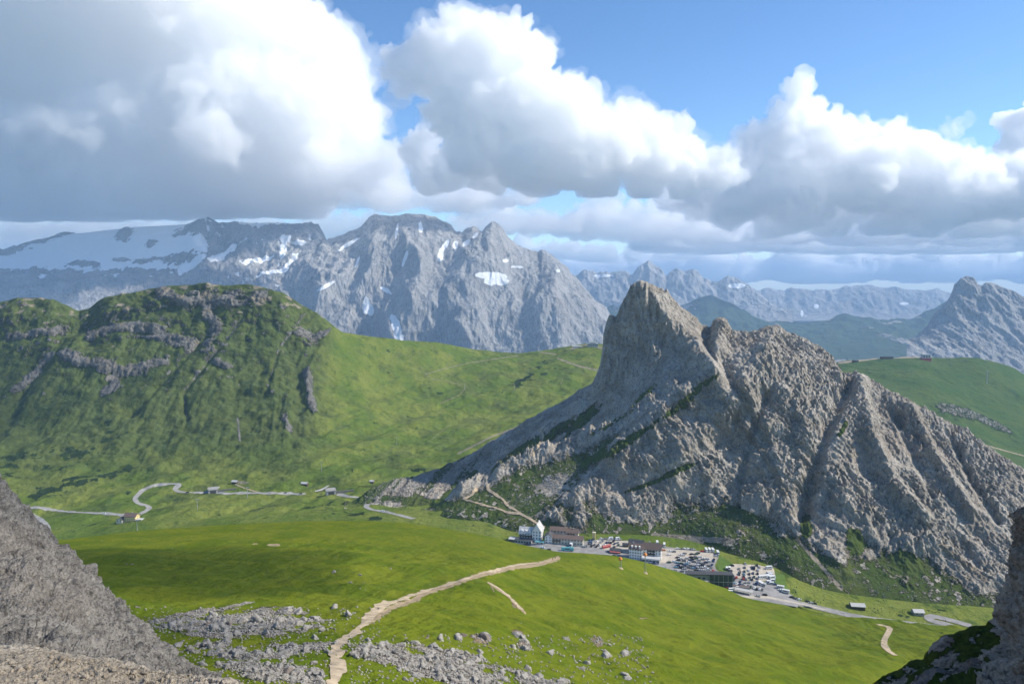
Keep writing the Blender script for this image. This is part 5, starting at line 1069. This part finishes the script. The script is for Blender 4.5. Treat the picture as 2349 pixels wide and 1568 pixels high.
for k, (bx, g_, lb) in enumerate(fields):
    n = 0
    while n < (2200, 1500, 2200)[k]:
        px, py = rr.uniform(bx[0], bx[1]), rr.uniform(bx[2], bx[3]); a = bfa(px, py)
        if a > rr.uniform(.05, .9) or rr.random() < .10: cand.append((rr.paretovariate(1.8) * (3.0 + (py - 1390) * .018), px, py, k)); n += 1
cand = [(min(c[0], 32), *c[1:]) for c in cand]
cand.sort(reverse=True)
for sz, px, py, k in cand[:260]:
    bx = fields[k][0]; c5 = int(5 * (px - bx[0]) / (bx[1] - bx[0]))
    lb = ('large', 'middling', 'small')[0 if sz > 16 else 1 if sz > 10 else 2] + ' grey boulder at the ' + ('far ', 'central ', 'near ')[min(2, int(3 * (py - bx[2]) / (bx[3] - bx[2])))] + ('left end', 'left part', 'middle', 'right part', 'right end')[min(c5, 4)]
    lb += (' of the upper left boulder field', ' of the lower left boulder field', ' of the field right of path')[k]
    boulder(L_near, px, py, sz, lb, None, fields[k][1])
def scatter(name, L, items, label, mt, sub=1, sq=.7, sink=.2, smooth=False):
    G = [rock_geo(sub, 60 + i, sq) for i in range(6)]; Vs = []; Fs = []; off = 0
    for px, py, sz in items:
        p = L.at(px, py); s_ = sz * p[1] / FPX / 2; V, F = G[rr.randrange(6)]; a = rr.uniform(0, 6.28); c, q = math.cos(a), math.sin(a)
        Vs.append(V @ np.array([[c, q, 0], [-q, c, 0], [0, 0, 1]]) * s_ * np.array([1, 1, rr.uniform(.8, 1.3)]) + p + np.array([0, 0, s_ * sink])); Fs.append(F + off); off += len(V)
    V = np.concatenate(Vs); me = newmesh(name, V, np.concatenate(Fs)); a = me.attributes.new('rock', 'FLOAT', 'POINT'); a.data.foreach_set('value', np.full(len(V), 2.0, np.float32))
    if smooth: me.polygons.foreach_set('use_smooth', np.ones(len(me.polygons), bool))
    me.materials.append(mt); ob = bpy.data.objects.new(name, me); C.objects.link(ob); return tag(ob, label, None, None, 'stuff')
loose = [(rr.uniform(150, 2300), rr.uniform(1225, 1560), rr.uniform(1.2, 2.6)) for _ in range(420)]
scatter('rubble', L_near, [(c[1], c[2], min(c[0], 9)) for c in cand[260:]] + loose, 'small grey stones between the boulders on the near hill', m_b1, 2)
m_b3 = land_mat('belt_rock', .5, rock=((.25, .235, .21), (.38, .36, .33), (.13, .125, .12)), rbump=1.2)
def along(pts, n, wd, lo, hi):
    out = []; seg = [math.hypot(b[0]-a[0], b[1]-a[1]) for a, b in zip(pts[:-1], pts[1:])]
    for _ in range(n):
        i = rr.choices(range(len(seg)), seg)[0]; t = rr.random(); a, b = pts[i], pts[i+1]; w_ = wd[i] + (wd[i+1]-wd[i]) * t
        out.append((a[0] + (b[0]-a[0])*t + rr.gauss(0, w_*.3), a[1] + (b[1]-a[1])*t + rr.gauss(0, w_), min(hi, lo * rr.paretovariate(2.2))))
    return out
bl = along([(835,1150),(880,1130),(950,1112),(1040,1085),(1110,1045),(1180,1003),(1260,955),(1340,900)], 3200, [12,16,15,11,8,6,4,3], 1.7, 6)
scatter('boulder_belt', L_peak, bl, 'belt of pale blocks along the left foot of the peak', m_b3, 1)
bl = along([(1180,1150),(1260,1110),(1330,1075)], 900, [26,28,14], 1.5, 7) + along([(1320,1180),(1450,1150),(1600,1190),(1760,1225)], 1300, [26,26,26,18], 1.6, 8)+along([(1760,1260),(1900,1320),(2100,1370),(2240,1370)], 900, [22,22,14,14], 1.5, 6)
scatter('scree_blocks', L_peak, bl, 'loose blocks on the lower slopes of the grey peak', m_b3, 1)
sh = []
while len(sh) < 1500:
    px, py = rr.uniform(0, 1250), rr.uniform(1030, 1215)
    j = int(np.clip((px - L_val.px[0]) / 2.4, 0, len(L_val.px) - 1)); c, z_ = L_val.D[:, j], L_val.Z[:, j]; i = int(np.argmin(np.abs(z_ / c - float(tz(py)))))
    if L_val.att['dark'][i, j] > .35: sh.append((px, py, rr.uniform(1.6, 3.6)))
for cx, cy_, n, w_, h_ in ((1990,1395,16,40,3),(2060,1404,10,30,3),(2140,1400,14,40,4),(2170,1424,12,14,3),(1840,1402,8,12,2),(1930,1406,10,14,2),(2010,1402,10,14,3),(1870,1380,16,30,4),(1820,1352,20,14,8),(2020,1378,10,30,4)):
    sh += [(cx + rr.gauss(0, w_*.5), cy_ + rr.gauss(0, h_*.6), rr.uniform(2, 5)) for _ in range(n)]
scatter('dwarf_shrubs', L_val, sh, 'low dark green shrubs dotted over the pastures', m_shrub, 2, .55, .1, True)
st = [(rr.uniform(-20, 560), rr.uniform(1500, 1568), rr.paretovariate(1.6) * 3.2) for _ in range(900)]
st = [(a, max(b, 1492 + max(0, a) * .14), min(s_, 26)) for a, b, s_ in st]
scatter('loose_stones', L_scree, st, 'loose stones lying on the tan gravel ledge', m_scree, 2, .6, .05)
# ------------------------------------------------------------------ haze
def haze():
    x0,x1,y0,y1,z0,z1=-30000,30000,-3000,34000,-1800,655
    V=[(x,y,z) for x in (x0,x1) for y in (y0,y1) for z in (z0,z1)]
    F=[(0,1,3,2),(4,6,7,5),(0,4,5,1),(2,3,7,6),(0,2,6,4),(1,5,7,3)]
    me=newmesh('haze',V,F); ob=bpy.data.objects.new('haze',me); C.objects.link(ob)
    me.materials.append(cloud_mat('haze_air',5.2e-5,(.46,.69,1), 0))
    ob['kind']='stuff'; return ob
haze()
V,F=[(-29000,-2900,-1200),(29000,-2900,-1200),(29000,33000,-1200),(-29000,33000,-1200)],[(0,1,2,3)]
o=bpy.data.objects.new('ground',newmesh('ground',V,F)); C.objects.link(o); o['kind']='structure'; o.data.materials.append(m_forest)
